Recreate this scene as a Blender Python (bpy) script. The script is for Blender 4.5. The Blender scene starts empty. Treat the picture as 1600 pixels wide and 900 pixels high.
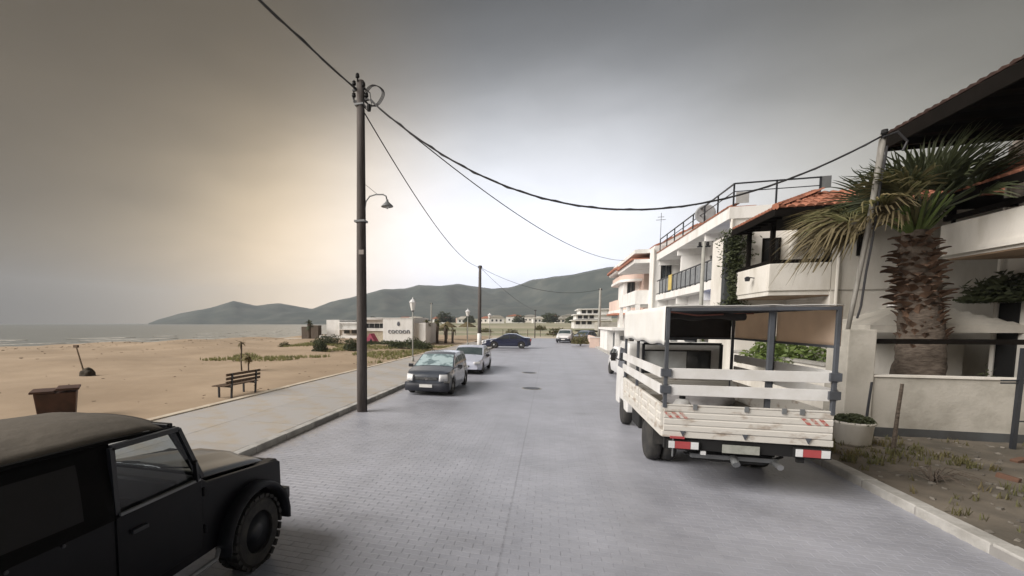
import bpy, bmesh, math, random
from mathutils import Vector, Matrix
R = math.radians
PI = math.pi
sc = bpy.context.scene
col = sc.collection
random.seed(7)

# ---------------------------------------------------------------- camera
cd = bpy.data.cameras.new("camera")
cam = bpy.data.objects.new("camera", cd)
col.objects.link(cam)
cam.location = (0, 0, 2.4)
cam.rotation_euler = (R(90 - 4.248), 0, R(16.431))
cd.sensor_width = 36
cd.lens = 15.75
cd.shift_x = 0.09375
cd.shift_y = 0.0669
cd.clip_start = 0.05
cd.clip_end = 9000
sc.camera = cam

# ---------------------------------------------------------------- light
SUN_EL, SUN_AZ = 35.0, -122.0         # azimuth from +Y (the road), negative = to the left, over the sea
world = bpy.data.worlds.new("World")
sc.world = world
world.use_nodes = True
wn = world.node_tree
wn.nodes.clear()
def wnode(t, **k):
    n = wn.nodes.new(t)
    for a, b in k.items(): setattr(n, a, b)
    return n
def wmath(op, a, b=None, clamp=False):
    n = wnode('ShaderNodeMath', operation=op, use_clamp=clamp)
    for i, v in enumerate((a, b)):
        if v is None: continue
        if isinstance(v, (int, float)): n.inputs[i].default_value = v
        else: wn.links.new(v, n.inputs[i])
    return n.outputs[0]
tc = wnode('ShaderNodeTexCoord')
sep = wnode('ShaderNodeSeparateXYZ')
wn.links.new(tc.outputs['Generated'], sep.inputs[0])
el = wmath('MULTIPLY', wmath('ARCSINE', sep.outputs[2]), 180 / PI)
az = wmath('MULTIPLY', wmath('ARCTAN2', sep.outputs[0], sep.outputs[1]), 180 / PI)
nz = wnode('ShaderNodeTexNoise')
nz.inputs['Scale'].default_value = 2.2
nz.inputs['Detail'].default_value = 5
mp = wnode('ShaderNodeMapping')
mp.inputs['Scale'].default_value = (1, 1, 2.6)
wn.links.new(tc.outputs['Generated'], mp.inputs[0])
wn.links.new(mp.outputs[0], nz.inputs['Vector'])
elc = wmath('MAXIMUM', el, 0.0)
e2 = wmath('POWER', wmath('DIVIDE', elc, 36.0), 2.0)
a2 = wmath('POWER', wmath('ABSOLUTE', wmath('DIVIDE', wmath('ADD', az, 5.0), 58.0)), 2.0)
rr = wmath('SQRT', wmath('ADD', e2, a2))
rr = wmath('ADD', rr, wmath('MULTIPLY', wmath('SUBTRACT', nz.outputs[0], 0.5), 0.15))
ramp = wnode('ShaderNodeValToRGB')
ramp.color_ramp.interpolation = 'B_SPLINE'
cr = ramp.color_ramp
stops = [(0.0, (.43, .45, .52)), (.22, (.40, .415, .47)), (.42, (.33, .34, .37)), (.6, (.18, .184, .195)),
         (.78, (.052, .054, .057)), (1.0, (.012, .012, .0124)), (1.3, (.005, .005, .005))]
mr = wmath('DIVIDE', rr, 1.3)
cr.elements[0].position = 0; cr.elements[0].color = (*stops[0][1], 1)
cr.elements[1].position = 1; cr.elements[1].color = (*stops[-1][1], 1)
for p, c in stops[1:-1]:
    e = cr.elements.new(p / 1.3); e.color = (*c, 1)
wn.links.new(mr, ramp.inputs[0])
# dust: the sky turns brown to the left, over the sea
dust = wnode('ShaderNodeMapRange', interpolation_type='SMOOTHSTEP')
dust.inputs['From Min'].default_value = -6
dust.inputs['From Max'].default_value = -38
wn.links.new(az, dust.inputs['Value'])
mixd = wnode('ShaderNodeMix', data_type='RGBA', blend_type='MULTIPLY')
wn.links.new(dust.outputs[0], mixd.inputs['Factor'])
SKYMIX = mixd.inputs[6]
# soft cloud structure in the overcast
nc = wnode('ShaderNodeTexNoise'); nc.inputs['Scale'].default_value = 5.5; nc.inputs['Detail'].default_value = 7; nc.inputs['Roughness'].default_value = .55; nc.inputs['Distortion'].default_value = .6
wn.links.new(mp.outputs[0], nc.inputs['Vector'])
cl = wnode('ShaderNodeMapRange'); cl.inputs['From Min'].default_value = .3; cl.inputs['From Max'].default_value = .7; cl.inputs['To Min'].default_value = .95; cl.inputs['To Max'].default_value = 1.045
wn.links.new(nc.outputs[0], cl.inputs['Value'])
mixd.inputs[7].default_value = (1.32, 1.02, .66, 1)
# and faintly warm above the houses on the right
dust2 = wnode('ShaderNodeMapRange', interpolation_type='SMOOTHSTEP')
dust2.inputs['From Min'].default_value = 8
dust2.inputs['From Max'].default_value = 40
wn.links.new(az, dust2.inputs['Value'])
mixe = wnode('ShaderNodeMix', data_type='RGBA', blend_type='MULTIPLY')
wn.links.new(dust2.outputs[0], mixe.inputs['Factor'])
wn.links.new(mixd.outputs[2], mixe.inputs[6])
mixe.inputs[7].default_value = (1.05, .96, .78, 1)
sky = wnode('ShaderNodeTexSky', sky_type='NISHITA', sun_disc=False)
sky.sun_elevation = R(SUN_EL)
sky.sun_rotation = R(SUN_AZ)
sky.air_density = 2.0
sky.dust_density = 6.0
bg1 = wnode('ShaderNodeBackground'); bg1.inputs[1].default_value = 1.0
hs = wnode('ShaderNodeHueSaturation'); hs.inputs['Saturation'].default_value = 0.3; hs.inputs['Value'].default_value = 0.08
wn.links.new(sky.outputs[0], hs.inputs['Color'])
wn.links.new(mixe.outputs[2], bg1.inputs[0])
addc = wnode('ShaderNodeMix', data_type='RGBA', blend_type='ADD'); addc.inputs['Factor'].default_value = .05; clm = wnode('ShaderNodeVectorMath', operation='SCALE'); wn.links.new(addc.outputs[2], clm.inputs[0]); wn.links.new(cl.outputs[0], clm.inputs[3])      # the daylight sky at strength 0.05
wn.links.new(ramp.outputs[0], addc.inputs[6]); wn.links.new(hs.outputs[0], addc.inputs[7]); wn.links.new(clm.outputs[0], SKYMIX)
wo = wnode('ShaderNodeOutputWorld')
wn.links.new(bg1.outputs[0], wo.inputs[0])

sd = bpy.data.lights.new("sun", 'SUN')
sd.energy = 1.5
sd.angle = R(45)
sd.color = (1.0, .955, .90)
sun = bpy.data.objects.new("sun", sd)
col.objects.link(sun)
sv = Vector((math.sin(R(SUN_AZ)) * math.cos(R(SUN_EL)), math.cos(R(SUN_AZ)) * math.cos(R(SUN_EL)), math.sin(R(SUN_EL))))
sun.rotation_euler = sv.to_track_quat('Z', 'Y').to_euler()
sun.location = sv * 50

sc.view_settings.view_transform = 'Standard'
sc.view_settings.look = 'None'
sc.view_settings.gamma = 1
sc.view_settings.exposure = 1.85
sc.view_settings.use_curve_mapping = False
try:
    sc.cycles.volume_bounces = 0
    sc.cycles.max_bounces = 6
    sc.cycles.volume_max_steps = 32
except Exception: pass

# ---------------------------------------------------------------- helpers: materials
MATS = {}
def mat(name, c, rough=.7, metal=0, spec=.5, c2=None, scale=3.0, bump=0, bscale=40, thr=(.4, .65), rand=0.0, coat=0, trans=0, coord='Object', island=0.0, stretch=None, detail=6):
    """procedural material: colour c, patches of c2, fine relief"""
    if name in MATS: return MATS[name]
    m = bpy.data.materials.new(name); m.use_nodes = True
    t = m.node_tree; b = t.nodes['Principled BSDF']; L = t.links
    b.inputs['Roughness'].default_value = rough
    b.inputs['Metallic'].default_value = metal
    b.inputs['Specular IOR Level'].default_value = spec
    b.inputs['Coat Weight'].default_value = coat
    b.inputs['Coat Roughness'].default_value = .08
    b.inputs['Transmission Weight'].default_value = trans
    tcn = t.nodes.new('ShaderNodeTexCoord'); vec = tcn.outputs[coord]
    if stretch:
        mpn = t.nodes.new('ShaderNodeMapping'); mpn.inputs['Scale'].default_value = stretch
        L.new(vec, mpn.inputs[0]); vec = mpn.outputs[0]
    if c2 is None: c2 = tuple(x * .8 for x in c)
    n = t.nodes.new('ShaderNodeTexNoise'); n.inputs['Scale'].default_value = scale; n.inputs['Detail'].default_value = detail
    n.inputs['Roughness'].default_value = .62
    L.new(vec, n.inputs['Vector'])
    mrn = t.nodes.new('ShaderNodeMapRange'); mrn.inputs['From Min'].default_value = thr[0]; mrn.inputs['From Max'].default_value = thr[1]
    L.new(n.outputs[0], mrn.inputs['Value'])
    mx = t.nodes.new('ShaderNodeMix'); mx.data_type = 'RGBA'
    mx.inputs[6].default_value = (*c, 1); mx.inputs[7].default_value = (*c2, 1)
    L.new(mrn.outputs[0], mx.inputs['Factor'])
    out = mx.outputs[2]
    if rand or island:
        if island:
            g = t.nodes.new('ShaderNodeNewGeometry'); rv = g.outputs['Random Per Island']; amt = island
        else:
            g = t.nodes.new('ShaderNodeObjectInfo'); rv = g.outputs['Random']; amt = rand
        r2 = t.nodes.new('ShaderNodeMapRange'); r2.inputs['To Min'].default_value = 1 - amt; r2.inputs['To Max'].default_value = 1 + amt
        L.new(rv, r2.inputs['Value'])
        h = t.nodes.new('ShaderNodeHueSaturation'); L.new(out, h.inputs['Color']); L.new(r2.outputs[0], h.inputs['Value'])
        out = h.outputs[0]
    L.new(out, b.inputs['Base Color'])
    if bump:
        n2 = t.nodes.new('ShaderNodeTexNoise'); n2.inputs['Scale'].default_value = bscale; n2.inputs['Detail'].default_value = 5
        L.new(vec, n2.inputs['Vector'])
        bp = t.nodes.new('ShaderNodeBump'); bp.inputs['Strength'].default_value = bump; bp.inputs['Distance'].default_value = .02
        L.new(n2.outputs[0], bp.inputs['Height']); L.new(bp.outputs[0], b.inputs['Normal'])
    MATS[name] = m
    return m
def glassmat(name, c=(.9, .95, .95), rough=.02):
    m = bpy.data.materials.new(name); m.use_nodes = True
    t = m.node_tree; b = t.nodes['Principled BSDF']
    tr = t.nodes.new('ShaderNodeBsdfTransparent'); tr.inputs[0].default_value = (*c, 1)
    gl = t.nodes.new('ShaderNodeBsdfGlossy'); gl.inputs['Roughness'].default_value = rough
    lw = t.nodes.new('ShaderNodeLayerWeight'); pw = t.nodes.new('ShaderNodeMath'); pw.operation = 'POWER'; pw.inputs[1].default_value = 4
    ma = t.nodes.new('ShaderNodeMath'); ma.operation = 'MULTIPLY_ADD'; ma.inputs[1].default_value = .8; ma.inputs[2].default_value = .06
    t.links.new(lw.outputs['Facing'], pw.inputs[0]); t.links.new(pw.outputs[0], ma.inputs[0])
    ms = t.nodes.new('ShaderNodeMixShader')
    t.links.new(ma.outputs[0], ms.inputs[0]); t.links.new(tr.outputs[0], ms.inputs[1]); t.links.new(gl.outputs[0], ms.inputs[2])
    t.links.new(ms.outputs[0], t.nodes['Material Output'].inputs[0])
    t.nodes.remove(b)
    return m
def tmat(name, c, rough, amt=.5, **k):
    """cloth or leaf that lets light through"""
    m = mat(name, c, rough, **k); t = m.node_tree; b = t.nodes['Principled BSDF']
    tl = t.nodes.new('ShaderNodeBsdfTranslucent'); ms = t.nodes.new('ShaderNodeMixShader'); ms.inputs[0].default_value = amt
    src = b.inputs['Base Color'].links[0].from_socket
    t.links.new(src, tl.inputs[0]); t.links.new(b.outputs[0], ms.inputs[1]); t.links.new(tl.outputs[0], ms.inputs[2])
    t.links.new(ms.outputs[0], t.nodes['Material Output'].inputs[0])
    return m

plaster = mat('plaster', (.78, .775, .765), .85, c2=(.62, .61, .58), scale=1.6, bump=.15, bscale=30, thr=(.48, .74), stretch=(1, 1, .3), detail=10)
plaster_cream = mat('plaster_cream', (.70, .675, .63), .88, c2=(.52, .49, .43), scale=1.3, bump=.2, bscale=25, thr=(.46, .72), stretch=(1, 1, .35), detail=10)
plaster_old = mat('plaster_old', (.45, .43, .39), .9, c2=(.28, .265, .23), scale=1.1, bump=.3, bscale=18, thr=(.45, .72))
plaster_pink = mat('plaster_pink', (.70, .55, .48), .88, c2=(.62, .47, .41), scale=.8)
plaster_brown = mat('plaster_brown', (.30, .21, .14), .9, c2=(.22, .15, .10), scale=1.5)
grey_base = mat('grey_base', (.07, .075, .08), .8, c2=(.045, .045, .045), scale=2)
tile_mat = mat('roof_tile', (.37, .15, .09), .85, c2=(.22, .09, .06), scale=2.5, rand=.22, bump=.2, thr=(.35, .7))
tile_far = mat('roof_tile_far', (.42, .18, .12), .85, c2=(.30, .13, .09), scale=2.5)
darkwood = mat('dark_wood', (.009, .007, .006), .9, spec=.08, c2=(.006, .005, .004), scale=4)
dark_metal = mat('dark_metal', (.025, .028, .035), .45, spec=.5)
black_paint = mat('black_paint', (.013, .014, .018), .35, coat=.5, c2=(.02, .021, .026), scale=2)
glass_dark = mat('window_glass', (.03, .035, .04), .08, spec=.8, c2=(.05, .055, .06))
car_glass = mat('car_glass', (.05, .07, .075), .04, spec=1.0, c2=(.08, .10, .105), scale=2)
rubber = mat('rubber', (.022, .022, .023), .85, c2=(.05, .047, .043), scale=6, bump=.3)
steel = mat('steel', (.45, .46, .47), .35, metal=.8)
grey_metal = mat('grey_metal', (.22, .23, .24), .5, metal=.3)
red_lens = mat('red_lens', (.42, .075, .08), .3)
white_lens = mat('white_lens', (.75, .76, .78), .15, spec=.8)
amber = mat('amber_lens', (.7, .3, .04), .25)
chrome = mat('chrome', (.7, .71, .73), .15, metal=1)
plate_mat = mat('plate', (.7, .7, .68), .5)
concrete = mat('concrete', (.38, .37, .35), .9, c2=(.28, .27, .25), scale=3, bump=.3)
blackish = mat('near_black', (.008, .008, .009), .8)

# ---------------------------------------------------------------- helpers: meshes
class MB:
    def __init__(s): s.v = []; s.f = []
    def add(s, vs, fs):
        o = len(s.v); s.v += [tuple(p) for p in vs]; s.f += [tuple(i + o for i in f) for f in fs]; return s
    def box(s, x0, x1, y0, y1, z0, z1, M=None):
        vs = [(x0,y0,z0),(x1,y0,z0),(x1,y1,z0),(x0,y1,z0),(x0,y0,z1),(x1,y0,z1),(x1,y1,z1),(x0,y1,z1)]
        if M: vs = [M @ Vector(p) for p in vs]
        return s.add(vs, [(0,3,2,1),(4,5,6,7),(0,1,5,4),(1,2,6,5),(2,3,7,6),(3,0,4,7)])
    def beam(s, a, b, w, h=None):
        """square bar from a to b"""
        h = h or w; a = Vector(a); b = Vector(b); d = (b - a).normalized()
        u = d.cross(Vector((0,0,1)));
        if u.length < 1e-3: u = Vector((1,0,0))
        u.normalize(); n = u.cross(d)
        vs = [p + u*sx*w/2 + n*sz*h/2 for p in (a, b) for sx, sz in ((-1,-1),(1,-1),(1,1),(-1,1))]
        return s.add(vs, [(0,1,2,3),(7,6,5,4),(0,4,5,1),(1,5,6,2),(2,6,7,3),(3,7,4,0)])
    def tube(s, pts, r, n=8, cap=True):
        pts = [Vector(p) for p in pts]; rs = r if isinstance(r, (list, tuple)) else [r]*len(pts)
        o = len(s.v); pu = None
        for i, p in enumerate(pts):
            d = (pts[min(i+1, len(pts)-1)] - pts[max(i-1, 0)]).normalized()
            u = pu - d*pu.dot(d) if pu is not None else d.orthogonal()
            u.normalize(); pu = u; w = d.cross(u)
            for k in range(n):
                a = 2*PI*k/n; s.v.append(tuple(p + (u*math.cos(a) + w*math.sin(a))*rs[i]))
        for i in range(len(pts)-1):
            for k in range(n):
                a = o+i*n+k; b = o+i*n+(k+1) % n; s.f.append((a, b, b+n, a+n))
        if cap:
            s.f.append(tuple(o+k for k in reversed(range(n)))); s.f.append(tuple(o+(len(pts)-1)*n+k for k in range(n)))
        return s
    def lathe(s, prof, c=(0,0,0), n=16, axis='z'):
        o = len(s.v)
        for r, h in prof:
            for k in range(n):
                a = 2*PI*k/n
                if axis == 'z': p = (c[0]+r*math.cos(a), c[1]+r*math.sin(a), c[2]+h)
                elif axis == 'x': p = (c[0]+h, c[1]+r*math.cos(a), c[2]+r*math.sin(a))
                else: p = (c[0]+r*math.cos(a), c[1]+h, c[2]+r*math.sin(a))
                s.v.append(p)
        for i in range(len(prof)-1):
            for k in range(n):
                a = o+i*n+k; b = o+i*n+(k+1) % n; s.f.append((a, b, b+n, a+n))
        s.f.append(tuple(o+k for k in reversed(range(n)))); s.f.append(tuple(o+(len(prof)-1)*n+k for k in range(n)))
        return s
    def prism(s, poly, axis, a0, a1):
        """polygon in the other two axes, extruded along axis"""
        def P(u, v, w):
            return {'x': (w, u, v), 'y': (u, w, v), 'z': (u, v, w)}[axis]
        n = len(poly); o = len(s.v)
        s.v += [P(u, v, a0) for u, v in poly] + [P(u, v, a1) for u, v in poly]
        s.f.append(tuple(o+i for i in range(n))); s.f.append(tuple(o+n+i for i in reversed(range(n))))
        for i in range(n):
            j = (i+1) % n; s.f.append((o+i, o+n+i, o+n+j, o+j))
        return s
    def mesh(s, name, m, smooth=False):
        me = bpy.data.meshes.new(name); me.from_pydata(s.v, [], s.f); me.update()
        bm = bmesh.new(); bm.from_mesh(me); bmesh.ops.recalc_face_normals(bm, faces=bm.faces); bm.to_mesh(me); bm.free()
        if m: me.materials.append(m)
        if smooth: me.polygons.foreach_set('use_smooth', [True]*len(me.polygons))
        return me
    def build(s, name, m, parent=None, smooth=False, bevel=0, loc=None, auto=None):
        me = s.mesh(name, m, smooth); return link(name, me, parent, bevel, loc, auto)
def link(name, me, parent=None, bevel=0, loc=None, auto=None):
    o = bpy.data.objects.new(name, me); col.objects.link(o)
    if parent is not None: o.parent = parent
    if loc: o.location = loc
    if bevel:
        b = o.modifiers.new('bevel', 'BEVEL'); b.width = bevel; b.segments = 2; b.limit_method = 'ANGLE'; b.angle_limit = R(35)
    return o
def B(*a): return MB().box(*a)
def thing(name, label, cat, loc=(0,0,0), rz=0, group=None):
    o = bpy.data.objects.new(name, None); col.objects.link(o); o.location = loc; o.rotation_euler.z = rz
    o['label'] = label; o['category'] = cat
    if group: o['group'] = group
    o.empty_display_size = .2
    return o
def tag(o, label, cat, group=None, kind=None):
    o['label'] = label; o['category'] = cat
    if group: o['group'] = group
    if kind: o['kind'] = kind
    return o
def struct(o, label=None, kind='structure'):
    o['kind'] = kind
    if label: o['label'] = label
    return o
def kids(o): return [c for c in bpy.data.objects if c.parent == o]
def copy_tree(o, loc=None, rz=None, label=None, scale=None, parent=None):
    c = o.copy(); col.objects.link(c)
    if parent is not None: c.parent = parent
    for k in kids(o): copy_tree(k, parent=c)
    if loc is not None: c.location = loc
    if rz is not None: c.rotation_euler.z = rz
    if label: c['label'] = label
    if scale: c.scale = scale if isinstance(scale, tuple) else (scale,)*3
    return c
def sstep(a, b, x):
    t = max(0, min(1, (x-a)/(b-a))); return t*t*(3-2*t)
def grid(us, vs, fn):
    m = MB(); nv = len(vs)
    for u in us:
        for v in vs: m.v.append(fn(u, v))
    for i in range(len(us)-1):
        for j in range(nv-1):
            m.f.append((i*nv+j, i*nv+j+1, (i+1)*nv+j+1, (i+1)*nv+j))
    return m
def lerp(a, b, t): return a + (b-a)*t
def interp(pts, x):
    if x <= pts[0][0]: return pts[0][1]
    for (a, va), (b, vb) in zip(pts, pts[1:]):
        if x <= b: return va + (vb-va)*(x-a)/(b-a)
    return pts[-1][1]
from mathutils import noise as mnoise
def nz3(x, y, z=0, s=1): return mnoise.noise(Vector((x*s, y*s, z*s)))

GLASS = glassmat('clear_glass', (.72,.76,.78))
# ================================================================ SETTING
KL, KR = -5.15, 4.45          # the two kerb lines
def paver_mat(name, brick):
    m = bpy.data.materials.new(name); m.use_nodes = True
    t = m.node_tree; b = t.nodes['Principled BSDF']; L = t.links
    tcn = t.nodes.new('ShaderNodeTexCoord'); vec = tcn.outputs['Object']
    if brick:
        mp_ = t.nodes.new('ShaderNodeMapping'); mp_.inputs['Scale'].default_value = (1, 1, 1); L.new(vec, mp_.inputs[0])
        br = t.nodes.new('ShaderNodeTexBrick'); br.offset = .5
        br.inputs['Scale'].default_value = 1; br.inputs['Brick Width'].default_value = .2; br.inputs['Row Height'].default_value = .1
        br.inputs['Mortar Size'].default_value = .006; br.inputs['Mortar Smooth'].default_value = .3
        br.inputs['Color1'].default_value = (.325, .335, .385, 1); br.inputs['Color2'].default_value = (.355, .365, .415, 1)
        br.inputs['Mortar'].default_value = (.325, .33, .37, 1)
        L.new(mp_.outputs[0], br.inputs['Vector']); base = br.outputs['Color']
    else:
        g = t.nodes.new('ShaderNodeNewGeometry'); r2 = t.nodes.new('ShaderNodeMapRange')
        oi = t.nodes.new('ShaderNodeObjectInfo'); ad_ = t.nodes.new('ShaderNodeMath'); ad_.operation = 'ADD'
        L.new(g.outputs['Random Per Island'], ad_.inputs[0]); L.new(oi.outputs['Random'], ad_.inputs[1])
        fr = t.nodes.new('ShaderNodeMath'); fr.operation = 'FRACT'; L.new(ad_.outputs[0], fr.inputs[0])
        mx0 = t.nodes.new('ShaderNodeMix'); mx0.data_type = 'RGBA'
        mx0.inputs[6].default_value = (.325, .335, .385, 1); mx0.inputs[7].default_value = (.355, .365, .415, 1)
        L.new(fr.outputs[0], mx0.inputs['Factor']); base = mx0.outputs[2]
    # wear: stains, tyre-darkened lanes (world-size noise, the same on sheet and blocks)
    n = t.nodes.new('ShaderNodeTexNoise'); n.inputs['Scale'].default_value = .55; n.inputs['Detail'].default_value = 7; n.inputs['Roughness'].default_value = .65
    geo = t.nodes.new('ShaderNodeNewGeometry'); L.new(geo.outputs['Position'], n.inputs['Vector'])
    mr_ = t.nodes.new('ShaderNodeMapRange'); mr_.inputs['From Min'].default_value = .35; mr_.inputs['From Max'].default_value = .68
    mr_.inputs['To Min'].default_value = .8; mr_.inputs['To Max'].default_value = 1.12
    L.new(n.outputs[0], mr_.inputs['Value'])
    h = t.nodes.new('ShaderNodeHueSaturation'); L.new(base, h.inputs['Color']); L.new(mr_.outputs[0], h.inputs['Value'])
    # scattered small dark spots of oil and chewing gum
    n3 = t.nodes.new('ShaderNodeTexNoise'); n3.inputs['Scale'].default_value = 3.2; n3.inputs['Detail'].default_value = 8; n3.inputs['Roughness'].default_value = .8
    L.new(geo.outputs['Position'], n3.inputs['Vector'])
    m3 = t.nodes.new('ShaderNodeMapRange'); m3.inputs['From Min'].default_value = .63; m3.inputs['From Max'].default_value = .72; m3.inputs['To Max'].default_value = .45
    L.new(n3.outputs[0], m3.inputs['Value'])
    mx = t.nodes.new('ShaderNodeMix'); mx.data_type = 'RGBA'; L.new(m3.outputs[0], mx.inputs['Factor']); L.new(h.outputs[0], mx.inputs[6])
    mx.inputs[7].default_value = (.11, .11, .12, 1)
    out = mx.outputs[2]; sp_ = t.nodes.new('ShaderNodeSeparateXYZ'); L.new(geo.outputs['Position'], sp_.inputs[0])
    def M_(op, a_, b_=None, c_=None):
        q = t.nodes.new('ShaderNodeMath'); q.operation = op
        for i_, v_ in enumerate((a_, b_, c_)):
            if v_ is None: continue
            if isinstance(v_, (int, float)): q.inputs[i_].default_value = v_
            else: L.new(v_, q.inputs[i_])
        return q.outputs[0]
    nn_ = M_('MULTIPLY', M_('SUBTRACT', n3.outputs[0], .5), 2.4)
    tot = None
    for (cx_, cy_, rx_, ry_, st_) in ((-.75, 4.75, .55, .28, .32), (-2.1, 5.0, .8, .2, .18), (-3.4, 9.6, .5, .8, .22), (.9, 12.5, .5, .25, .25), (2.7, 6.6, .7, .5, .3), (-.4, 9.0, .35, .9, .12), (-1.0, 20.5, .8, .4, .25)):
        dx_ = M_('DIVIDE', M_('SUBTRACT', sp_.outputs[0], cx_), rx_); dy_ = M_('DIVIDE', M_('SUBTRACT', sp_.outputs[1], cy_), ry_)
        d_ = M_('ADD', M_('SQRT', M_('ADD', M_('MULTIPLY', dx_, dx_), M_('MULTIPLY', dy_, dy_))), nn_)
        f_ = M_('MULTIPLY', M_('SUBTRACT', 1, M_('SMOOTH_MIN', d_, 1, .3)), st_); f_ = M_('MAXIMUM', f_, 0)
        tot = f_ if tot is None else M_('ADD', tot, f_)
    for (cx_, w_, st_) in ((-2.6, .28, .10), (-1.1, .28, .10), (.9, .28, .09), (2.4, .28, .09)):      # tyre tracks
        d_ = M_('DIVIDE', M_('ABSOLUTE', M_('SUBTRACT', M_('ADD', sp_.outputs[0], M_('MULTIPLY', nn_, .1)), cx_)), w_)
        f_ = M_('MULTIPLY', M_('MAXIMUM', M_('SUBTRACT', 1, d_), 0), st_); tot = M_('ADD', tot, f_)
    d_ = M_('DIVIDE', M_('ABSOLUTE', M_('SUBTRACT', sp_.outputs[0], -.42)), .018); tot = M_('ADD', tot, M_('MULTIPLY', M_('MAXIMUM', M_('SUBTRACT', 1, d_), 0), .3))
    mxs = t.nodes.new('ShaderNodeMix'); mxs.data_type = 'RGBA'; L.new(M_('MINIMUM', tot, .5), mxs.inputs['Factor']); L.new(out, mxs.inputs[6]); mxs.inputs[7].default_value = (.09, .09, .10, 1)
    # blown sand gathers along the left kerb
    sd_ = M_('MULTIPLY', M_('SUBTRACT', 1, M_('MINIMUM', M_('DIVIDE', M_('SUBTRACT', sp_.outputs[0], KL), M_('ADD', .45, nn_)), 1)), .55)
    mxd = t.nodes.new('ShaderNodeMix'); mxd.data_type = 'RGBA'; L.new(M_('MAXIMUM', sd_, 0), mxd.inputs['Factor']); L.new(mxs.outputs[2], mxd.inputs[6]); mxd.inputs[7].default_value = (.40, .34, .27, 1)
    L.new(mxd.outputs[2], b.inputs['Base Color'])
    rr_ = t.nodes.new('ShaderNodeMapRange'); rr_.inputs['To Min'].default_value = .36; rr_.inputs['To Max'].default_value = .55
    L.new(n.outputs[0], rr_.inputs['Value']); L.new(rr_.outputs[0], b.inputs['Roughness'])
    b.inputs['Specular IOR Level'].default_value = 1.0
    n2 = t.nodes.new('ShaderNodeTexNoise'); n2.inputs['Scale'].default_value = 60; n2.inputs['Detail'].default_value = 3
    L.new(geo.outputs['Position'], n2.inputs['Vector'])
    bp = t.nodes.new('ShaderNodeBump'); bp.inputs['Strength'].default_value = .25; bp.inputs['Distance'].default_value = .01
    L.new(n2.outputs[0], bp.inputs['Height']); L.new(bp.outputs[0], b.inputs['Normal'])
    return m
road_sheet_mat = paver_mat('road_pavers_far', True)
paver_block_mat = paver_mat('paver_block', False)

road = MB()
road.add([(KL, -12, 0), (KR+.1, -12, 0), (KR+.1, 52, 0), (KL, 52, 0)], [(0,1,2,3)])
road.add([(KL-9, 52.0, 0), (KR+.1, 52.0, 0), (3.4, 74, 0), (-15, 74, 0)], [(0,1,2,3)])
road.build('road', road_sheet_mat)
road_o = bpy.data.objects['road']; struct(road_o)
# concrete block pavers in running bond; the ones nearest the camera singly, the rest joined
def paver_cell(x, y, h, mb):
    g = .0011; x0, x1, y0, y1 = x+g, x+.2-g, y+g, y+.1-g; c = .002
    mb.add([(x0,y0,0),(x1,y0,0),(x1,y1,0),(x0,y1,0),(x0,y0,h-c),(x1,y0,h-c),(x1,y1,h-c),(x0,y1,h-c),
            (x0+c,y0+c,h),(x1-c,y0+c,h),(x1-c,y1-c,h),(x0+c,y1-c,h)],
           [(8,9,10,11),(0,1,5,4),(1,2,6,5),(2,3,7,6),(3,0,4,7),(4,5,9,8),(5,6,10,9),(6,7,11,10),(7,4,8,11)])
pm = MB(); paver_cell(-.1, -.05, .0, pm)
pm = MB(); paver_cell(-.1, -.05, .0042, pm); pme = pm.mesh('paver', paver_block_mat)
singles = []; rest = MB(); psi = R(16.43)
row = 0; y = 2.0
while y < 17:
    x = KL + .02 - (.1 if row % 2 else 0)
    while x < KR - .12:
        if x > KL:
            depth = -(x)*math.sin(psi) + y*math.cos(psi)
            side = x*math.cos(psi) + y*math.sin(psi)
            if depth > 1.5 and -.98 < side/depth < 1.45:
                py = 557 - 700*((-2.4*math.cos(R(4.25)) + depth*math.sin(R(4.25)))/(depth*math.cos(R(4.25))+2.4*math.sin(R(4.25))))
                singles.append((depth if py < 905 else 99+depth, x, y))
        x += .2
    y += .1; row += 1
singles.sort()
for i, (d, x, y) in enumerate(singles):
    if i < 300 and d < 99:
        o = link('paver', pme, road_o, loc=(x+.1, y+.05, random.uniform(-.0006, .001)))
        o.rotation_euler = (R(random.uniform(-.35, .35)), R(random.uniform(-.25, .25)), R(random.uniform(-.6, .6)))
    else:
        paver_cell(x + random.uniform(-.001, .001), y, .0042 + random.uniform(-.0005, .0006), rest)
ro = rest.build('paver_field', paver_block_mat, road_o); ro['kind'] = 'stuff'

kerb_mat = mat('kerb_stone', (.46, .45, .43), .85, c2=(.33, .32, .30), scale=4, rand=.09, bump=.35, bscale=30)
kerb_dark = mat('kerb_joint', (.3, .29, .28), .9)
def kerb(name, x0, x1, ya, yb, ysingle, inner, tilt=0):
    m = MB(); m.box(x0+.004, x1-.004, ya, yb, -.06, .10); k = m.build(name, kerb_dark); struct(k)
    s = MB(); w = x1-x0
    s.box(-w/2, w/2, .006, .994, -.02, .125)
    me = s.mesh('kerb_stone', kerb_mat)
    y = ya; n = 0; rm = MB()
    while y < yb-.5:
        if y < ysingle:
            o = link('kerb_stone', me, k, bevel=.012, loc=((x0+x1)/2+random.uniform(-.006, .006), y, random.uniform(-.006, .004)))
            o.rotation_euler.z = R(random.uniform(-.25, .25))
        else: rm.box(x0, x1, y+.006, y+.994, -.02, .125+random.uniform(-.004, .004))
        y += 1
    if rm.v: r_ = rm.build('kerb_run', kerb_mat, k); r_['kind'] = 'stuff'
    return k
kerb('kerb', KL-.18, KL, 1, 52, 36, 1)
kerb('kerb', KR, KR+.2, 1, 64, 34, -1)

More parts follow.
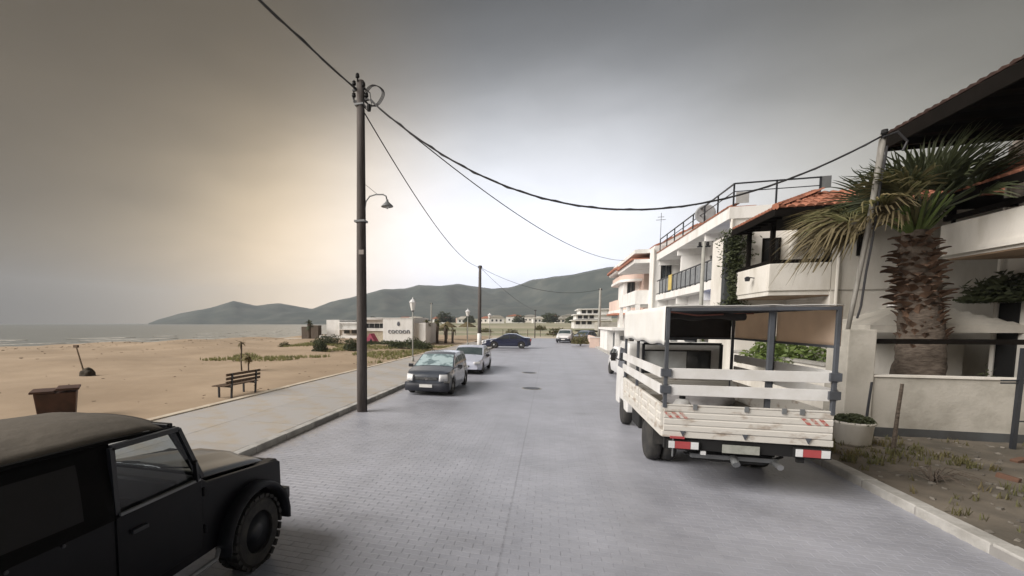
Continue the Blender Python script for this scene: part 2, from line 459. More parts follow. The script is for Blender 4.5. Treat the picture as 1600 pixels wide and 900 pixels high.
prom_mat = mat('promenade_concrete', (.40, .385, .375), .75, c2=(.40, .345, .28), scale=1.3, bump=.3, bscale=30, thr=(.46, .62), rand=.06, detail=9)
prom = MB().box(-8.84, KL-.18, -12, 52, -.1, .096).build('promenade', kerb_dark); struct(prom)
# promenade slabs: each cast bay is a piece
y = -2; bays = []
while y < 52:
    for i in range(2):
        bays.append((-8.83 + i*1.75, y))
    y += 1.8
bm_ = MB().box(.006, 1.744, .006, 1.794, 0, .026).mesh('paving_slab', prom_mat)
for i, (x, y) in enumerate(bays):
    link('paving_slab', bm_, prom, loc=(x, y, .096 + random.uniform(-.002, .002)))
edge_mat = mat('sand_edge', (.60, .53, .43), .9, c2=(.5, .42, .33), scale=3)
em = MB().box(-.11, .11, .008, 1.992, -.1, .15).mesh('edging_stone', edge_mat)
edging = MB().box(-9.03, -8.86, -12, 62, -.1, .118).build('promenade_edge', kerb_dark); struct(edging)
for i in range(34): link('edging_stone', em, edging, bevel=.01, loc=(-8.945+random.uniform(-.01, .01), -4+2*i, random.uniform(-.012, .006)))

sand_mat = mat('sand', (.44, .335, .235), .95, c2=(.31, .23, .155), scale=.16, bump=.7, bscale=2.2, thr=(.36, .64), coord='Object', detail=12)
COAST = [(-60, -70), (20, -60), (33, -56), (52, -52), (74, -47), (100, -55), (150, -80), (400, -165), (800, -330), (1100, -560), (1300, -800), (1900, -1500)]
def coast(y): return interp(COAST, y) + 1.2*math.sin(y*.13) + .7*math.sin(y*.41)
def sand_h(x, y):
    c = coast(y); d = x - c
    z = lerp(-1.6, 0, sstep(-14, 9, d))
    if d > 0 and x < -10:
        w = sstep(-9.3, -15, x)
        z += w*(.20*nz3(x, y, 0, .12) + .07*nz3(x, y, 3, .45) + .025*nz3(x, y, 5, 1.6))
        z += .28*sstep(24, 40, y)*sstep(-9.3, -14, x)*(.5+nz3(x, y, 9, .2))
    return z
ys = []; y = -40
while y < 80: ys.append(y); y += .55 if 4 < y < 40 else 1.2
fr = [0, .008, .02, .035, .05] + [.05 + .95*(i/70)**1.15 for i in range(1, 71)]
def sandv(y, f):
    c = coast(y) - 22; x = lerp(-9.04, c, f)
    return (x, y, sand_h(x, y) + .05 - .06*(f == 0))
beach = grid(ys, fr, sandv).build('beach_sand', sand_mat, smooth=True); struct(beach)

# open land beyond the end of the road: fields, then the slopes
field_mat = mat('field_grass', (.24, .245, .15), .95, c2=(.40, .36, .27), scale=.045, bump=.3, bscale=2, thr=(.42, .58), coord='Object', stretch=(.35, 1, 1))
ys = [78.8, 80, 90, 105, 125, 150, 190, 240, 300, 380, 480, 620, 800, 1000, 1250]
def land_h(x, y):
    return 2.2*sstep(75, 200, y) + 9*sstep(180, 900, y)*sstep(coast(y), coast(y)+250, x) 
def fieldv(y, f):
    c = coast(y) - 6; x = lerp(c, 900, f**2)
    d = x - coast(y)
    return (x, y, lerp(-1.4, land_h(x, y)-.03, sstep(-6, 10, d)))
grid(ys, [i/40 for i in range(41)], fieldv).build('field', field_mat, smooth=True)
struct(bpy.data.objects['field'])
g2 = mat('bare_ground', (.17, .145, .115), .95, c2=(.085, .075, .06), scale=.9, bump=.7, bscale=7, thr=(.38, .62))
def verge_h(x, y):
    w = sstep(KR+.2, KR+.9, x)
    return .085 + w*(.05*nz3(x, y, 1, .9) + .03*nz3(x, y, 2, 3.1)) + .06*sstep(11.4, 9, y)*sstep(5.5, 7, x)*nz3(x, y, 7, .6)
us = [-12 + i*.28 for i in range(90)] + [14 + i*1.5 for i in range(52)]
grid(us, [KR+.19 + .22*i for i in range(32)] + [11.7, 13, 20, 60], lambda y, x: (x, y, verge_h(x, y) if x < 12 else .07)).build('bare_ground', g2, smooth=True)
struct(bpy.data.objects['bare_ground'])
ends = MB(); ends.add([(-16, 52, -.02), (-5, 51.9, -.02), (-5, 52.1, -.02)], [(0,1,2)])
plaza_edge = mat('pale_ground', (.55, .49, .41), .92, c2=(.45, .39, .31), scale=.3, bump=.3, bscale=6)
pe = grid([52, 56, 60, 66, 72, 79.5], [i/12 for i in range(13)], lambda y, f: (lerp(-40, -9, f), y, -.02 + .06*sstep(-15, -22, lerp(-40, -9, f))))
pe.add([(-40, 73.9, -.012), (40, 73.9, -.012), (60, 82, .03), (-40, 82, .03)], [(0,1,2,3)])
pe.add([(3.3, 62, .02), (60, 62, .02), (60, 76, .02), (3.3, 76, .02)], [(0,1,2,3)])
o = pe.build('pale_ground', plaza_edge); struct(o)

# sea with breaking lines near the beach
def sea_material():
    m = bpy.data.materials.new('sea_water'); m.use_nodes = True
    t = m.node_tree; b = t.nodes['Principled BSDF']; L = t.links
    g = t.nodes.new('ShaderNodeNewGeometry')
    n = t.nodes.new('ShaderNodeTexNoise'); n.inputs['Scale'].default_value = 1.0; n.inputs['Detail'].default_value = 8
    mp_ = t.nodes.new('ShaderNodeMapping'); mp_.inputs['Scale'].default_value = (.5, .16, 1); L.new(g.outputs['Position'], mp_.inputs[0]); L.new(mp_.outputs[0], n.inputs['Vector'])
    bp = t.nodes.new('ShaderNodeBump'); bp.inputs['Strength'].default_value = .9; bp.inputs['Distance'].default_value = .5
    L.new(n.outputs[0], bp.inputs['Height']); L.new(bp.outputs[0], b.inputs['Normal'])
    mr_ = t.nodes.new('ShaderNodeMapRange'); mr_.inputs['From Min'].default_value = .45; mr_.inputs['From Max'].default_value = .7
    L.new(n.outputs[0], mr_.inputs['Value'])
    mx = t.nodes.new('ShaderNodeMix'); mx.data_type = 'RGBA'; L.new(mr_.outputs[0], mx.inputs['Factor'])
    mx.inputs[6].default_value = (.20, .21, .20, 1); mx.inputs[7].default_value = (.27, .275, .26, 1)
    L.new(mx.outputs[2], b.inputs['Base Color'])
    b.inputs['Roughness'].default_value = .3
    return m
sea = MB().add([(-2600, -300, -.28), (-20, -300, -.28), (-20, 2500, -.28), (-2600, 2500, -.28)], [(0,1,2,3)]).build('sea', sea_material()); struct(sea)
foam_mat = mat('foam', (.50, .48, .44), .8, c2=(.32, .31, .28), scale=.9, thr=(.4, .6))
fm = MB()
for k, (off, w, z) in enumerate(((-3.5, 1.3, .07), (-8, 1.3, .10), (-15, 1.7, .12), (-26, 1.8, .14))):
    y = -10
    while y < 230:
        ln = random.uniform(5, 16)
        n = 8; o_ = len(fm.v)
        for i in range(n+1):
            yy = y + ln*i/n; cx = coast(yy) + off + .8*math.sin(yy*.3+k) ; ww = w*math.sin(PI*i/n)*random.uniform(.6, 1.1) + .05
            for dx, dz in ((-ww/2, -.06), (0, z), (ww/2, .0)): fm.v.append((cx+dx, yy, -.27 + dz))
        for i in range(n):
            for j in range(2): fm.f.append((o_+i*3+j, o_+(i+1)*3+j, o_+(i+1)*3+j+1, o_+i*3+j+1))
        y += ln + random.uniform(1, 12)
o = fm.build('wave_foam', foam_mat, smooth=True); o['kind'] = 'structure'

# hills: ridge heights by bearing from the street
hill_mat = mat('hill_scrub', (.030, .044, .036), .95, c2=(.09, .097, .08), scale=.018, thr=(.42, .66), coord='Object', detail=12, bump=1.0, bscale=.04)
RID = [(-47.2, 0.0), (-46.4, .35), (-44, 1.15), (-41, 1.75), (-38.5, 2.65), (-36, 2.1), (-33.2, 2.45), (-30.8, 2.0), (-29.5, 1.75), (-27, 2.7), (-23.5, 3.5), (-20.5, 4.3), (-18, 4.35), (-16, 4.85), (-13.5, 4.7), (-11, 4.95), (-9, 4.6), (-6.8, 4.3), (-4.5, 4.45), (-2, 5.3), (0.5, 5.6), (3, 5.85), (6.5, 6.5), (10, 6.6), (16, 6.0), (24, 5.2), (34, 4.0), (45, 2.4)]
azs = [-47.2 + i*.38 for i in range(244)]
rs = [0, .12, .22, .3, .38, .46, .54, .62, .7, .78, .86, .93, 1.0, 1.08, 1.2]
def hillv(a, t):
    base = interp([(-47.2, 1250), (-30, 1000), (-20, 800), (-5, 700), (20, 620), (46, 600)], a)
    top = interp([(-47.2, 1560), (-30, 1500), (-16, 1750), (0, 1800), (20, 1700), (46, 1600)], a)
    r = lerp(base, top, t); H = max(0, math.tan(R(interp(RID, a)))*top)
    x, y = r*math.sin(R(a)), r*math.cos(R(a))
    p = sstep(0, 1, t) if t <= 1 else 1-.35*(t-1)/.2
    spur = 1 + (.55*nz3(x, y, 0, .0038) + .3*nz3(x, y, 4, .009) + .14*nz3(x, y, 8, .022))*math.sin(PI*min(t, 1))*1.5
    z = H*p*max(.05, spur) + (1.6*nz3(x, y, 2, .03) if 0 < t else 0)
    if t < 1: z = min(z, H*(r/top)*.985)
    z0 = 10*sstep(-30, -15, a) if t == 0 else 0
    return (x, y, (2.4 if t > .95 else 0) + z + (-2 if t == 0 else z0) + (0 if t > 0 else z0))
grid(azs, rs, hillv).build('hills', hill_mat, smooth=True); struct(bpy.data.objects['hills'])
# ================================================================ VEHICLES
def wheel(parent, x, y, r, w, rim=steel, side=1, knobby=False, n=28, hub=None, cast=False):
    """wheel centred at (x, y, r); side = +1 when its outer face looks to +x"""
    m = MB(); h = w/2
    m.lathe([(r*.6, -h), (r*.88, -h), (r*.97, -h*.8), (r, -h*.45), (r, h*.45), (r*.97, h*.8), (r*.88, h), (r*.6, h), (r*.58, h*.6), (r*.58, -h*.6)], (x, y, r), n, 'x')
    if knobby:
        for k in range(26):
            a = 2*PI*k/26
            for sx in (-1, 1):
                c = Vector((x+sx*h*.72, y+math.cos(a)*(r+.004), r+math.sin(a)*(r+.004)))
                M = Matrix.Translation(c) @ Matrix.Rotation(a+(.5 if sx > 0 else 0)*2*PI/26, 4, 'X')
                m.box(-h*.34, h*.34, -.016, .016, -.032, .032, M)
    t = m.build('tyre', rubber, parent, smooth=not knobby)
    f = side*h*.72; q = MB()
    q.lathe([(r*.60, f), (r*.585, f - side*.004), (r*.54, f-side*.03), (r*.28, f-side*.045), (r*.24, f-side*.0), (r*.1, f+side*.012), (.001, f+side*.012)], (x, y, r), n, 'x')
    if cast:
        for k in range(6):
            a = 2*PI*k/6; M = Matrix.Translation((x+f-side*.02, y, r)) @ Matrix.Rotation(a, 4, 'X')
            q.box(-.014, .014, -.025, .025, r*.1, r*.58, M)
    o = q.build('rim', rim, parent, smooth=True)
    if knobby:
        d = MB()
        for k in range(5):
            a = 2*PI*k/5; d.lathe([(.011, 0), (.011, side*.02), (.001, side*.022)], (x+f-side*.03, y+math.cos(a)*.07, r+math.sin(a)*.07), 6, 'x')
        d.build('wheel_nuts', steel, o)
    return t

def car(name, label, group, paint, L, W, prof, belt, arches, loc, rz, r=.30, lamps=None, grille=None, glass=car_glass, dark_bumper=False, zlow=.24, cabin=None, rim=steel, ds=.07, mirrors=True, plate=True, pill=None, sc_=None):
    """front at y=0 looking to -y, length runs to +y. prof: (y, z) of the silhouette; cabin = (yA, yB, yC, yD): foot and top of the windscreen, top and foot of the rear window"""
    root = thing(name, label, 'car', loc, rz, group)
    yA, yB, yC, yD = cabin; hw = W/2
    ys = set([0, L, .02, L-.02, yA, yB, yC, yD] + list(pill or []))
    k = 0
    while k*ds < L: ys.add(round(k*ds, 3)); k += 1
    for ay in arches:
        for s in (-1.13, -1.0, 1.0, 1.13): ys.add(ay+s*r)
    ys = sorted(y for y in ys if 0 <= y <= L)
    ys = [y for i, y in enumerate(ys) if i == 0 or y-ys[i-1] > .012]
    def zt(y): return interp(prof, y)
    def zb(y): return interp(belt, y)
    def zl(y):
        z = zlow + .05*sstep(.35, 0, y) + .08*sstep(L-.4, L, y)
        for ay in arches:
            d = abs(y-ay)
            if d < r*1.13: z = max(z, .06 + r + math.sqrt(max(0, (r*1.13)**2-d*d))*.99 - .06)
        return z
    def w0(y):
        e = 1 - .20*(1-sstep(0, .55, y))**2 - .16*(1-sstep(0, .5, L-y))**2
        return hw*e
    NL, NU, NT = 5, 4, 8
    def ring(y):
        a, t_ = zl(y), zt(y); b_ = min(zb(y), t_-.012); W0 = w0(y); pts = []
        for i in range(NL+1):
            f = i/NL; z = lerp(a, max(b_, a+.02), f)
            pts.append((W0*(.955+.045*math.sin(PI*min(1, f*1.25)))*(1 if f < .99 else .972), z))
        up = t_-b_; tum = .30*max(0, up)
        for i in range(1, NU+1):
            f = i/NU; pts.append((W0*.965 - tum*f - (.02 if i == NU and up > .1 else 0), b_+up*f*(.985 if i == NU else 1)))
        wtop = pts[-1][0]-.035; P = [(x, y, z) for x, z in pts]
        cr_ = .035 if up > .15 else .05
        tops = [(wtop*(1-2*i/NT), y, t_+cr_*(1-(1-2*i/NT)**2)*.9) for i in range(NT+1)]
        return P + tops + [(-x, y_, z) for x, y_, z in reversed(P)]
    rings = [ring(y) for y in ys]; nr = len(rings[0])
    body, gl_f, gl_s, gl_r = MB(), MB(), {}, MB()
    allv = [p for rg in rings for p in rg]
    for m_ in (body, gl_f, gl_r): m_.v = list(allv)
    pl = sorted((pill or []) )
    for i in range(len(ys)-1):
        ym = (ys[i]+ys[i+1])/2
        for j in range(nr-1):
            f = (i*nr+j, i*nr+j+1, (i+1)*nr+j+1, (i+1)*nr+j); tgt = body
            jt = j-(NL+1+NU)      # top strips 0..NT-1
            if 0 <= jt < NT:
                if yA+.05 < ym < yB-.03: tgt = gl_f
                elif yC+.03 < ym < yD-.05: tgt = gl_r
            side_j = j if j < NL+1+NU else nr-2-j
            if NL+1 <= side_j+1 <= NL+NU-1 and yA+.28 < ym < yD-.22 and (zt(ym)-zb(ym)) > .12:
                if not any(abs(ym-p) < .045 for p in pl):
                    key = (j < nr/2, sum(p < ym for p in pl))
                    if key not in gl_s: gl_s[key] = MB(); gl_s[key].v = list(allv)
                    tgt = gl_s[key]
            tgt.f.append(f)
    body.f.append(tuple(range(nr))); body.f.append(tuple((len(ys)-1)*nr+k for k in reversed(range(nr))))
    def clean(m_, nm, mt, par):
        used = sorted({i for f in m_.f for i in f}); mp_ = {a: b_ for b_, a in enumerate(used)}
        q = MB(); q.v = [m_.v[i] for i in used]; q.f = [tuple(mp_[i] for i in f) for f in m_.f]
        o = q.build(nm, mt, par, smooth=True)
        es = o.modifiers.new('es', 'EDGE_SPLIT'); es.split_angle = R(42)
        return o
    clean(body, 'body', paint, root)
    if gl_f.f: clean(gl_f, 'windscreen', glass, root)
    if gl_r.f: clean(gl_r, 'rear_window', glass, root)
    for k_ in gl_s.values(): clean(k_, 'side_window', glass_dark, root)
    MB().box(-hw*.86, hw*.86, .25, L-.25, .2, .45).build('underside', blackish, root)
    for ay in arches:
        for s in (-1, 1): wheel(root, s*(hw-.10), ay, r, .19, rim, s, cast=(rim is steel), n=22)
        MB().box(-hw*.9, hw*.9, ay-r*1.05, ay+r*1.05, .35, .35+r).build('wheel_arch', blackish, root)
    wf = w0(0.0)
    for (x0, x1, z0, z1) in (lamps or []):
        for s in (-1, 1):
            q = MB(); a_, b_ = sorted((s*x0, s*x1)); n_ = 6
            for i in range(n_+1):
                x = lerp(a_, b_, i/n_); ax = abs(x)
                back = -.02 + max(0, (ax-wf*.78))*.7
                for z in (z0, (z0+z1)/2, z1): q.v.append((x, -.035 + back + (z-z0)*.25, z))
            for i in range(n_):
                for j in range(2): q.f.append((i*3+j, (i+1)*3+j, (i+1)*3+j+1, i*3+j+1))
            o = q.build('headlight', white_lens, root, smooth=True)
            so = o.modifiers.new('s', 'SOLIDIFY'); so.thickness = .05; so.offset = 0
    if grille:
        x, z0, z1 = grille
        g = B(-x, x, -.018, .03, z0, z1).build('grille', blackish, root, bevel=.01)
        for k in range(3):
            z = lerp(z0, z1, (k+.7)/3.4); B(-x*.96, x*.96, -.026, -.01, z, z+.012).build('slat', grey_metal, g)
        q = MB().lathe([(.001, -.034), (.05, -.034), (.058, -.026), (.058, 0)], (0, 0, (z0+z1)/2), 14, 'y'); q.build('badge', chrome, root)
    if dark_bumper:
        q = MB(); n_ = 14
        for i in range(n_+1):
            x = lerp(-hw*.97, hw*.97, i/n_); back = .34*max(0, abs(x)/hw-.62)**1.6*1.6
            for (dy, z) in ((.0, zlow-.02), (-.06, zlow+.05), (-.075, zlow+.18), (-.06, zlow+.28), (.02, zlow+.31)): q.v.append((x, dy+back, z))
        for i in range(n_):
            for j in range(4): q.f.append((i*5+j, (i+1)*5+j, (i+1)*5+j+1, i*5+j+1))
        o = q.build('bumper', mat('bumper_plastic', (.03, .033, .045), .6), root, smooth=True)
        so = o.modifiers.new('s', 'SOLIDIFY'); so.thickness = .06; so.offset = -1
    if plate:
        B(-.23, .23, -.10 if dark_bumper else -.03, -.07 if dark_bumper else 0, zlow+.14, zlow+.25).build('number_plate', plate_mat, root)
    if mirrors:
        for s in (-1, 1):
            z = zb(yA+.3)+.06
            q = MB().tube([(s*(hw-.03), yA+.36, z-.03), (s*(hw+.07), yA+.33, z)], .02, 6)
            q.box(*sorted((s*(hw+.04), s*(hw+.21))), yA+.27, yA+.37, z-.045, z+.085)
            q.build('wing_mirror', black_paint, root, bevel=.02)
    for s in (-1, 1):
        B(*sorted((s*(hw*.62), s*(hw*.83))), L-.06, L+.012, zb(L)-.22, zb(L)-.02).build('tail_light', red_lens, root, bevel=.01)
        for yy in (pill or []):
            if yA+.3 < yy < yD:
                pass
    for s in (-1, 1):      # door handles
        for yy in [p+.18 for p in (pill or [])[:2]]:
            B(*sorted((s*(hw-.02), s*(hw+.018))), yy-.24, yy-.08, zb(yy)-.13, zb(yy)-.10).build('door_handle', blackish, root)
    B(-hw*.5, hw*.5, yA-.0, yA+.02, zt(yA)+.03, zt(yA)+.045).build('wiper', blackish, root)
    if sc_: root.scale = sc_
    return root

paint_black = mat('paint_dark_green_black', (.045, .055, .075), .3, coat=1.0, c2=(.07, .08, .10), scale=1.5)
paint_silver = mat('paint_silver', (.56, .59, .70), .35, metal=.15, coat=.8, c2=(.50, .53, .64))
paint_navy = mat('paint_navy', (.012, .018, .05), .3, coat=1.0, c2=(.02, .025, .055))
paint_white = mat('paint_white', (.74, .74, .75), .4, coat=.4, c2=(.66, .66, .66), scale=2)
# pale reflections in the first car's windscreen, put into the glass colour
reflection_glass = mat('pale_glass', (.42, .53, .56), .12, spec=1.0, c2=(.16, .22, .24), scale=2.6, thr=(.45, .56), detail=2)

car('parked_car', 'small black hatchback with pale reflections in its windscreen, parked at the left kerb', 'cars parked along the left kerb',
    paint_black, 3.92, 1.66, [(0, .62), (.05, .80), (.25, .87), (.95, 1.0), (1.75, 1.42), (2.1, 1.50), (3.0, 1.51), (3.55, 1.45), (3.82, 1.0), (3.92, .75)],
    [(0, .6), (.3, .8), (1, .93), (3.9, .99)], (.72, 3.22), (-3.82, 14.15, 0), R(0), r=.305, lamps=[(.47, .73, .57, .81)], grille=(.40, .60, .70),
    dark_bumper=True, cabin=(.95, 1.75, 3.5, 3.84), glass=reflection_glass, pill=[1.98, 2.9], zlow=.20, sc_=(.94, .96, .89))
car('parked_car', 'silver blue saloon car parked behind the small black hatchback', 'cars parked along the left kerb',
    paint_silver, 4.4, 1.74, [(0, .50), (.04, .66), (.3, .76), (1.1, .93), (1.95, 1.36), (2.3, 1.43), (3.1, 1.41), (3.85, 1.05), (4.3, .98), (4.4, .7)],
    [(0, .5), (.4, .72), (1.2, .87), (4.4, .93)], (.85, 3.45), (-3.78, 20.6, 0), R(0), r=.31, lamps=[(.52, .82, .56, .70)], grille=(.30, .42, .50),
    cabin=(1.1, 1.95, 3.1, 3.85), pill=[2.35, 3.3], sc_=(.96, 1, .88))
car('parked_car', 'dark navy saloon car standing across the end of the street, seen from its side', 'cars at the far end of the street',
    paint_navy, 4.6, 1.72, [(0, .55), (.04, .66), (.5, .78), (1.4, .92), (2.1, 1.32), (2.55, 1.40), (3.2, 1.38), (3.95, 1.06), (4.5, 1.0), (4.6, .7)],
    [(0, .5), (.4, .70), (1.3, .87), (4.6, .93)], (1.2, 3.75), (-6.15, 44.2, 0), R(-90), r=.32, lamps=[(.5, .8, .58, .72)], grille=(.3, .45, .55),
    cabin=(1.4, 2.1, 3.2, 3.95), pill=[2.6, 3.4], rim=steel)
car('parked_car', 'white car far down the street with a dark front bumper, beside the grey blue car', 'cars at the far end of the street',
    paint_white, 4.3, 1.75, [(0, .6), (.05, .85), (.4, .92), (1.2, 1.05), (1.9, 1.5), (2.4, 1.6), (3.6, 1.58), (4.2, 1.1), (4.3, .8)],
    [(0, .6), (.4, .85), (1.2, 1.0), (4.3, 1.03)], (.85, 3.4), (1.75, 57.5, 0), R(-8), r=.33, lamps=[(.5, .8, .65, .8)], grille=(.45, .45, .6), dark_bumper=True,
    cabin=(1.2, 1.9, 3.6, 4.2), pill=[2.3, 3.2])
car('parked_car', 'grey blue car far down the street, close to the right of the white one', 'cars at the far end of the street',
    mat('paint_grey_blue', (.22, .24, .33), .35, coat=.8), 4.2, 1.7, [(0, .5), (.04, .66), (.3, .76), (1.1, .93), (1.85, 1.36), (2.3, 1.43), (3.3, 1.41), (3.95, 1.0), (4.2, .7)],
    [(0, .5), (.4, .72), (1.2, .87), (4.2, .93)], (.8, 3.35), (3.5, 59.5, 0), R(-28), r=.30, lamps=[(.5, .78, .56, .70)], cabin=(1.1, 1.85, 3.3, 3.95), pill=[2.3, 3.2])
car('parked_car', 'small white hatchback parked in front of the truck, mostly hidden by its bed', 'cars parked along the right kerb',
    paint_white, 3.6, 1.56, [(0, .5), (.04, .66), (.3, .76), (.95, .88), (1.6, 1.26), (1.95, 1.34), (2.9, 1.33), (3.45, 1.0), (3.6, .7)],
    [(0, .5), (.4, .70), (1.0, .83), (3.6, .9)], (.62, 2.95), (3.7, 20.1, 0), R(2), r=.28, lamps=[(.46, .74, .52, .66)], grille=(.3, .45, .52),
    cabin=(.95, 1.6, 2.9, 3.45), pill=[1.85, 2.6], dark_bumper=True)

# ---------------------------------------------------------------- the truck
tw = mat('truck_white', (.62, .60, .56), .6, c2=(.24, .16, .10), scale=3.6, thr=(.55, .74), detail=11, bump=.15, coat=.1, stretch=(1, 1, 2.2))
tw2 = mat('truck_white_clean', (.74, .74, .74), .5, c2=(.62, .61, .59), scale=2)
tgrey = mat('truck_grey_steel', (.10, .11, .13), .5, metal=.2, c2=(.07, .075, .085))
tarp_w = mat('tarp_white', (.76, .76, .75), .8, c2=(.70, .695, .67), scale=1.5, bump=.3, bscale=6)
tarp_b = tmat('tarp_beige', (.88, .76, .65), .85, .72, c2=(.78, .67, .57), scale=1.5)
tarp_d = mat('tarp_dark', (.04, .038, .038), .85, c2=(.055, .05, .05), scale=2, bump=.4, bscale=7)
bedwood = mat('bed_boards', (.17, .15, .125), .85, c2=(.10, .09, .075), scale=2, stretch=(6, .6, 1), rand=.15)
XL, XR, YT, YH = 1.60, 3.62, 7.10, 10.58
tk = thing('flatbed_truck', 'white dropside truck with slatted sides and a tarpaulin roof frame parked at the right kerb', 'truck', (0, 0, 0))
# bed floor of boards
fl = B(XL+.03, XR-.03, YT+.03, YH-.02, .80, .862).build('bed_frame', tgrey, tk)
for i in range(9):
    x0 = XL+.05 + i*.214; B(x0, x0+.206, YT+.05, YH-.04, .864, .885).build('floor_board', bedwood, fl)
def ribbed(name, a, b, z0, z1, th, mt, par, n=4, out=1):
    """drop side panel with horizontal swages, from point a to b (xy)"""
    a = Vector((*a, 0)); b = Vector((*b, 0)); d = (b-a); nrm = Vector((d.y, -d.x, 0)).normalized()*out
    prof = [(0, 0)]
    for i in range(n):
        u0 = i/n; prof += [(.006, u0+.06/n*.5), (.016, u0+.16/n), (.016, u0+.84/n), (.006, u0+.97/n)]
    prof = [(0, 0)] + [(o_, u) for o_, u in prof[1:]] + [(0, 1)]
    m = MB(); k = len(prof)
    for p in (a, b):
        for o_, u in prof:
            q = p + nrm*o_; m.v.append((q.x, q.y, lerp(z0, z1, u)))
    for p in (a, b):
        for u in (0, 1):
            q = p - nrm*th; m.v.append((q.x, q.y, lerp(z0, z1, u)))
    for i in range(k-1): m.f.append((i, i+1, k+i+1, k+i))
    m.f += [tuple(range(k))+(2*k+1, 2*k), tuple(range(k, 2*k))+(2*k+3, 2*k+2), (2*k, 2*k+1, 2*k+3, 2*k+2), (0, k, 2*k+2, 2*k), (k-1, 2*k-1, 2*k+3, 2*k+1)]
    return m.build(name, mt, par)
tg = ribbed('tailgate', (XL+.02, YT), (XR-.02, YT), .86, 1.23, .03, tw, tk, 4, 1)
B(XL+.02, XR-.02, YT-.02, YT+.03, 1.23, 1.25).build('top_rail', tw, tg, bevel=.004)
for x in (2.0, 2.62, 3.05, 3.25):
    B(x-.025, x+.025, YT-.035, YT-.018, 1.19, 1.262).build('latch', grey_metal, tg)
for x in (1.86, 2.62, 3.34):
    MB().prism([(x-.035, .875), (x+.035, .875), (x, .80)], 'y', YT-.03, YT-.012).build('hinge', tgrey, tg)
sgn = mat('red_print', (.45, .12, .10), .7, c2=(.52, .42, .37), scale=22, thr=(.45, .6))
for (x0, n_) in ((1.645, 3), (3.28, 3)):       # worn diagonal red marks on white at both ends of the tailgate
    for i in range(n_):
        x = x0 + i*.095
        for zz in (1.055, 1.10):
            MB().prism([(x+(1.10-zz)*.9, zz), (x+.05+(1.10-zz)*.9, zz), (x+.05+(1.10-zz-.037)*.9, zz+.037), (x+(1.10-zz-.037)*.9, zz+.037)], 'y', YT-.0195, YT-.0165).build('red_stripe', sgn, tg)
B(XL, XR, YT-.01, YT+.07, .775, .858).build('rear_sill', tw, tk, bevel=.006)
for s, x in ((-1, XL), (1, XR)):
    for (ya, yb) in ((YT+.06, 8.82), (8.86, YH)):
        pa, pb = ((x, yb), (x, ya)) if s < 0 else ((x, ya), (x, yb))
        p_ = ribbed('dropside', pa, pb, .86, 1.23, .03, tw, tk, 3, 1)
        for k in range(3):
            yy = lerp(ya, yb, (k+.5)/3); B(*sorted((x-s*.0, x+s*.03)), yy-.02, yy+.02, .84, 1.2).build('hinge_strap', tw, p_)
    B(*sorted((x-s*.05, x+s*.006)), YT+.06, YH, .775, .856).build('side_rail', tw, tk)
ribbed('headboard', (XL+.03, YH+.02), (XR-.03, YH+.02), .86, 1.32, .03, tw, tk, 4)
# posts
PZ = 2.62
def post(x, y, z0=.80, z1=PZ, w=.055): return B(x-w/2, x+w/2, y-w/2, y+w/2, z0, z1).build('post', tgrey, tk, bevel=.004)
for (x, y) in ((XL+.02, YT-.005), (XR-.035, YT-.005), (2.89, YT+.075), (XL+.02, 9.2), (XL+.02, YH-.02), (XR-.02, 8.85), (XR-.02, YH-.02)):
    p_ = post(x, y, 1.20 if y < 7.15 else .87, w=.058 if x == 2.89 else .046)
    if y < 7.2:
        for z in (1.46, 1.70):
            if x != 2.89: B(x-.065, x+.065, y-.04, y+.025, z-.055, z+.055).build('bracket', tgrey, p_, bevel=.006)
# the slats
for z0, z1 in ((1.38, 1.53), (1.62, 1.765)):
    B(XL+.06, XR-.075, YT-.012, YT+.018, z0, z1).build('slat', tw2, tk, bevel=.004)
    for s, x in ((-1, XL+.02), (1, XR-.02)):
        B(x-.014+s*.045, x+.014+s*.045, YT+.04, YH-.04, z0, z1).build('slat', tw2, tk, bevel=.004)
# roof frame and tarpaulin
for x in (XL+.02, XR-.035):
    B(x-.022, x+.022, YT+.03, YH-.05, PZ-.04, PZ).build('roof_rail', tgrey, tk)
    B(x-.018, x+.018, YT+.03, YH-.05, 2.075, 2.11).build('lower_rail', tgrey, tk)
B(XL+.05, XR-.06, YT-.03, YT+.02, PZ-.05, PZ-.005).build('roof_bow', tgrey, tk)
for y in (8.2, 9.4, YH-.02): B(XL+.05, XR-.06, y-.018, y+.018, PZ-.04, PZ-.002).build('roof_bow', tgrey, tk)
B(XL+.05, XR-.06, YH-.045, YH-.012, 2.07, 2.11).build('front_rail', tgrey, tk)
def cloth(name, us, vs, fn, mt, th=.008):
    o = grid(us, vs, fn).build(name, mt, tk, smooth=True); s_ = o.modifiers.new('s', 'SOLIDIFY'); s_.thickness = th; s_.offset = 0; return o
cloth('roof_tarpaulin', [i/24 for i in range(25)], [i/16 for i in range(17)],
      lambda u, v: (lerp(XL-.012, XR+.012, v), lerp(YT-.03, YH+.03, u), PZ+.02 - .022*math.sin(PI*v)*abs(math.sin(PI*u*3)) + .012*nz3(u*9, v*9)), tarp_w)
cloth('side_tarpaulin', [i/28 for i in range(29)], [i/8 for i in range(9)],
      lambda u, v: (XL-.016-.012*math.sin(v*PI)*math.sin(u*14), lerp(YT, YH+.02, u), lerp(PZ+.02, 2.09 + .02*math.sin(u*PI*6), v)), tarp_w)
for (ya, yb) in ((YT+.0, 8.81), (8.89, YH-.05)):
    cloth('side_tarpaulin', [i/12 for i in range(13)], [i/8 for i in range(9)],
      lambda u, v, ya=ya, yb=yb: (XR+.004+.01*math.sin(v*PI)*math.sin(u*9), lerp(ya, yb, u), lerp(PZ+.01, 2.10, v)), tarp_b)
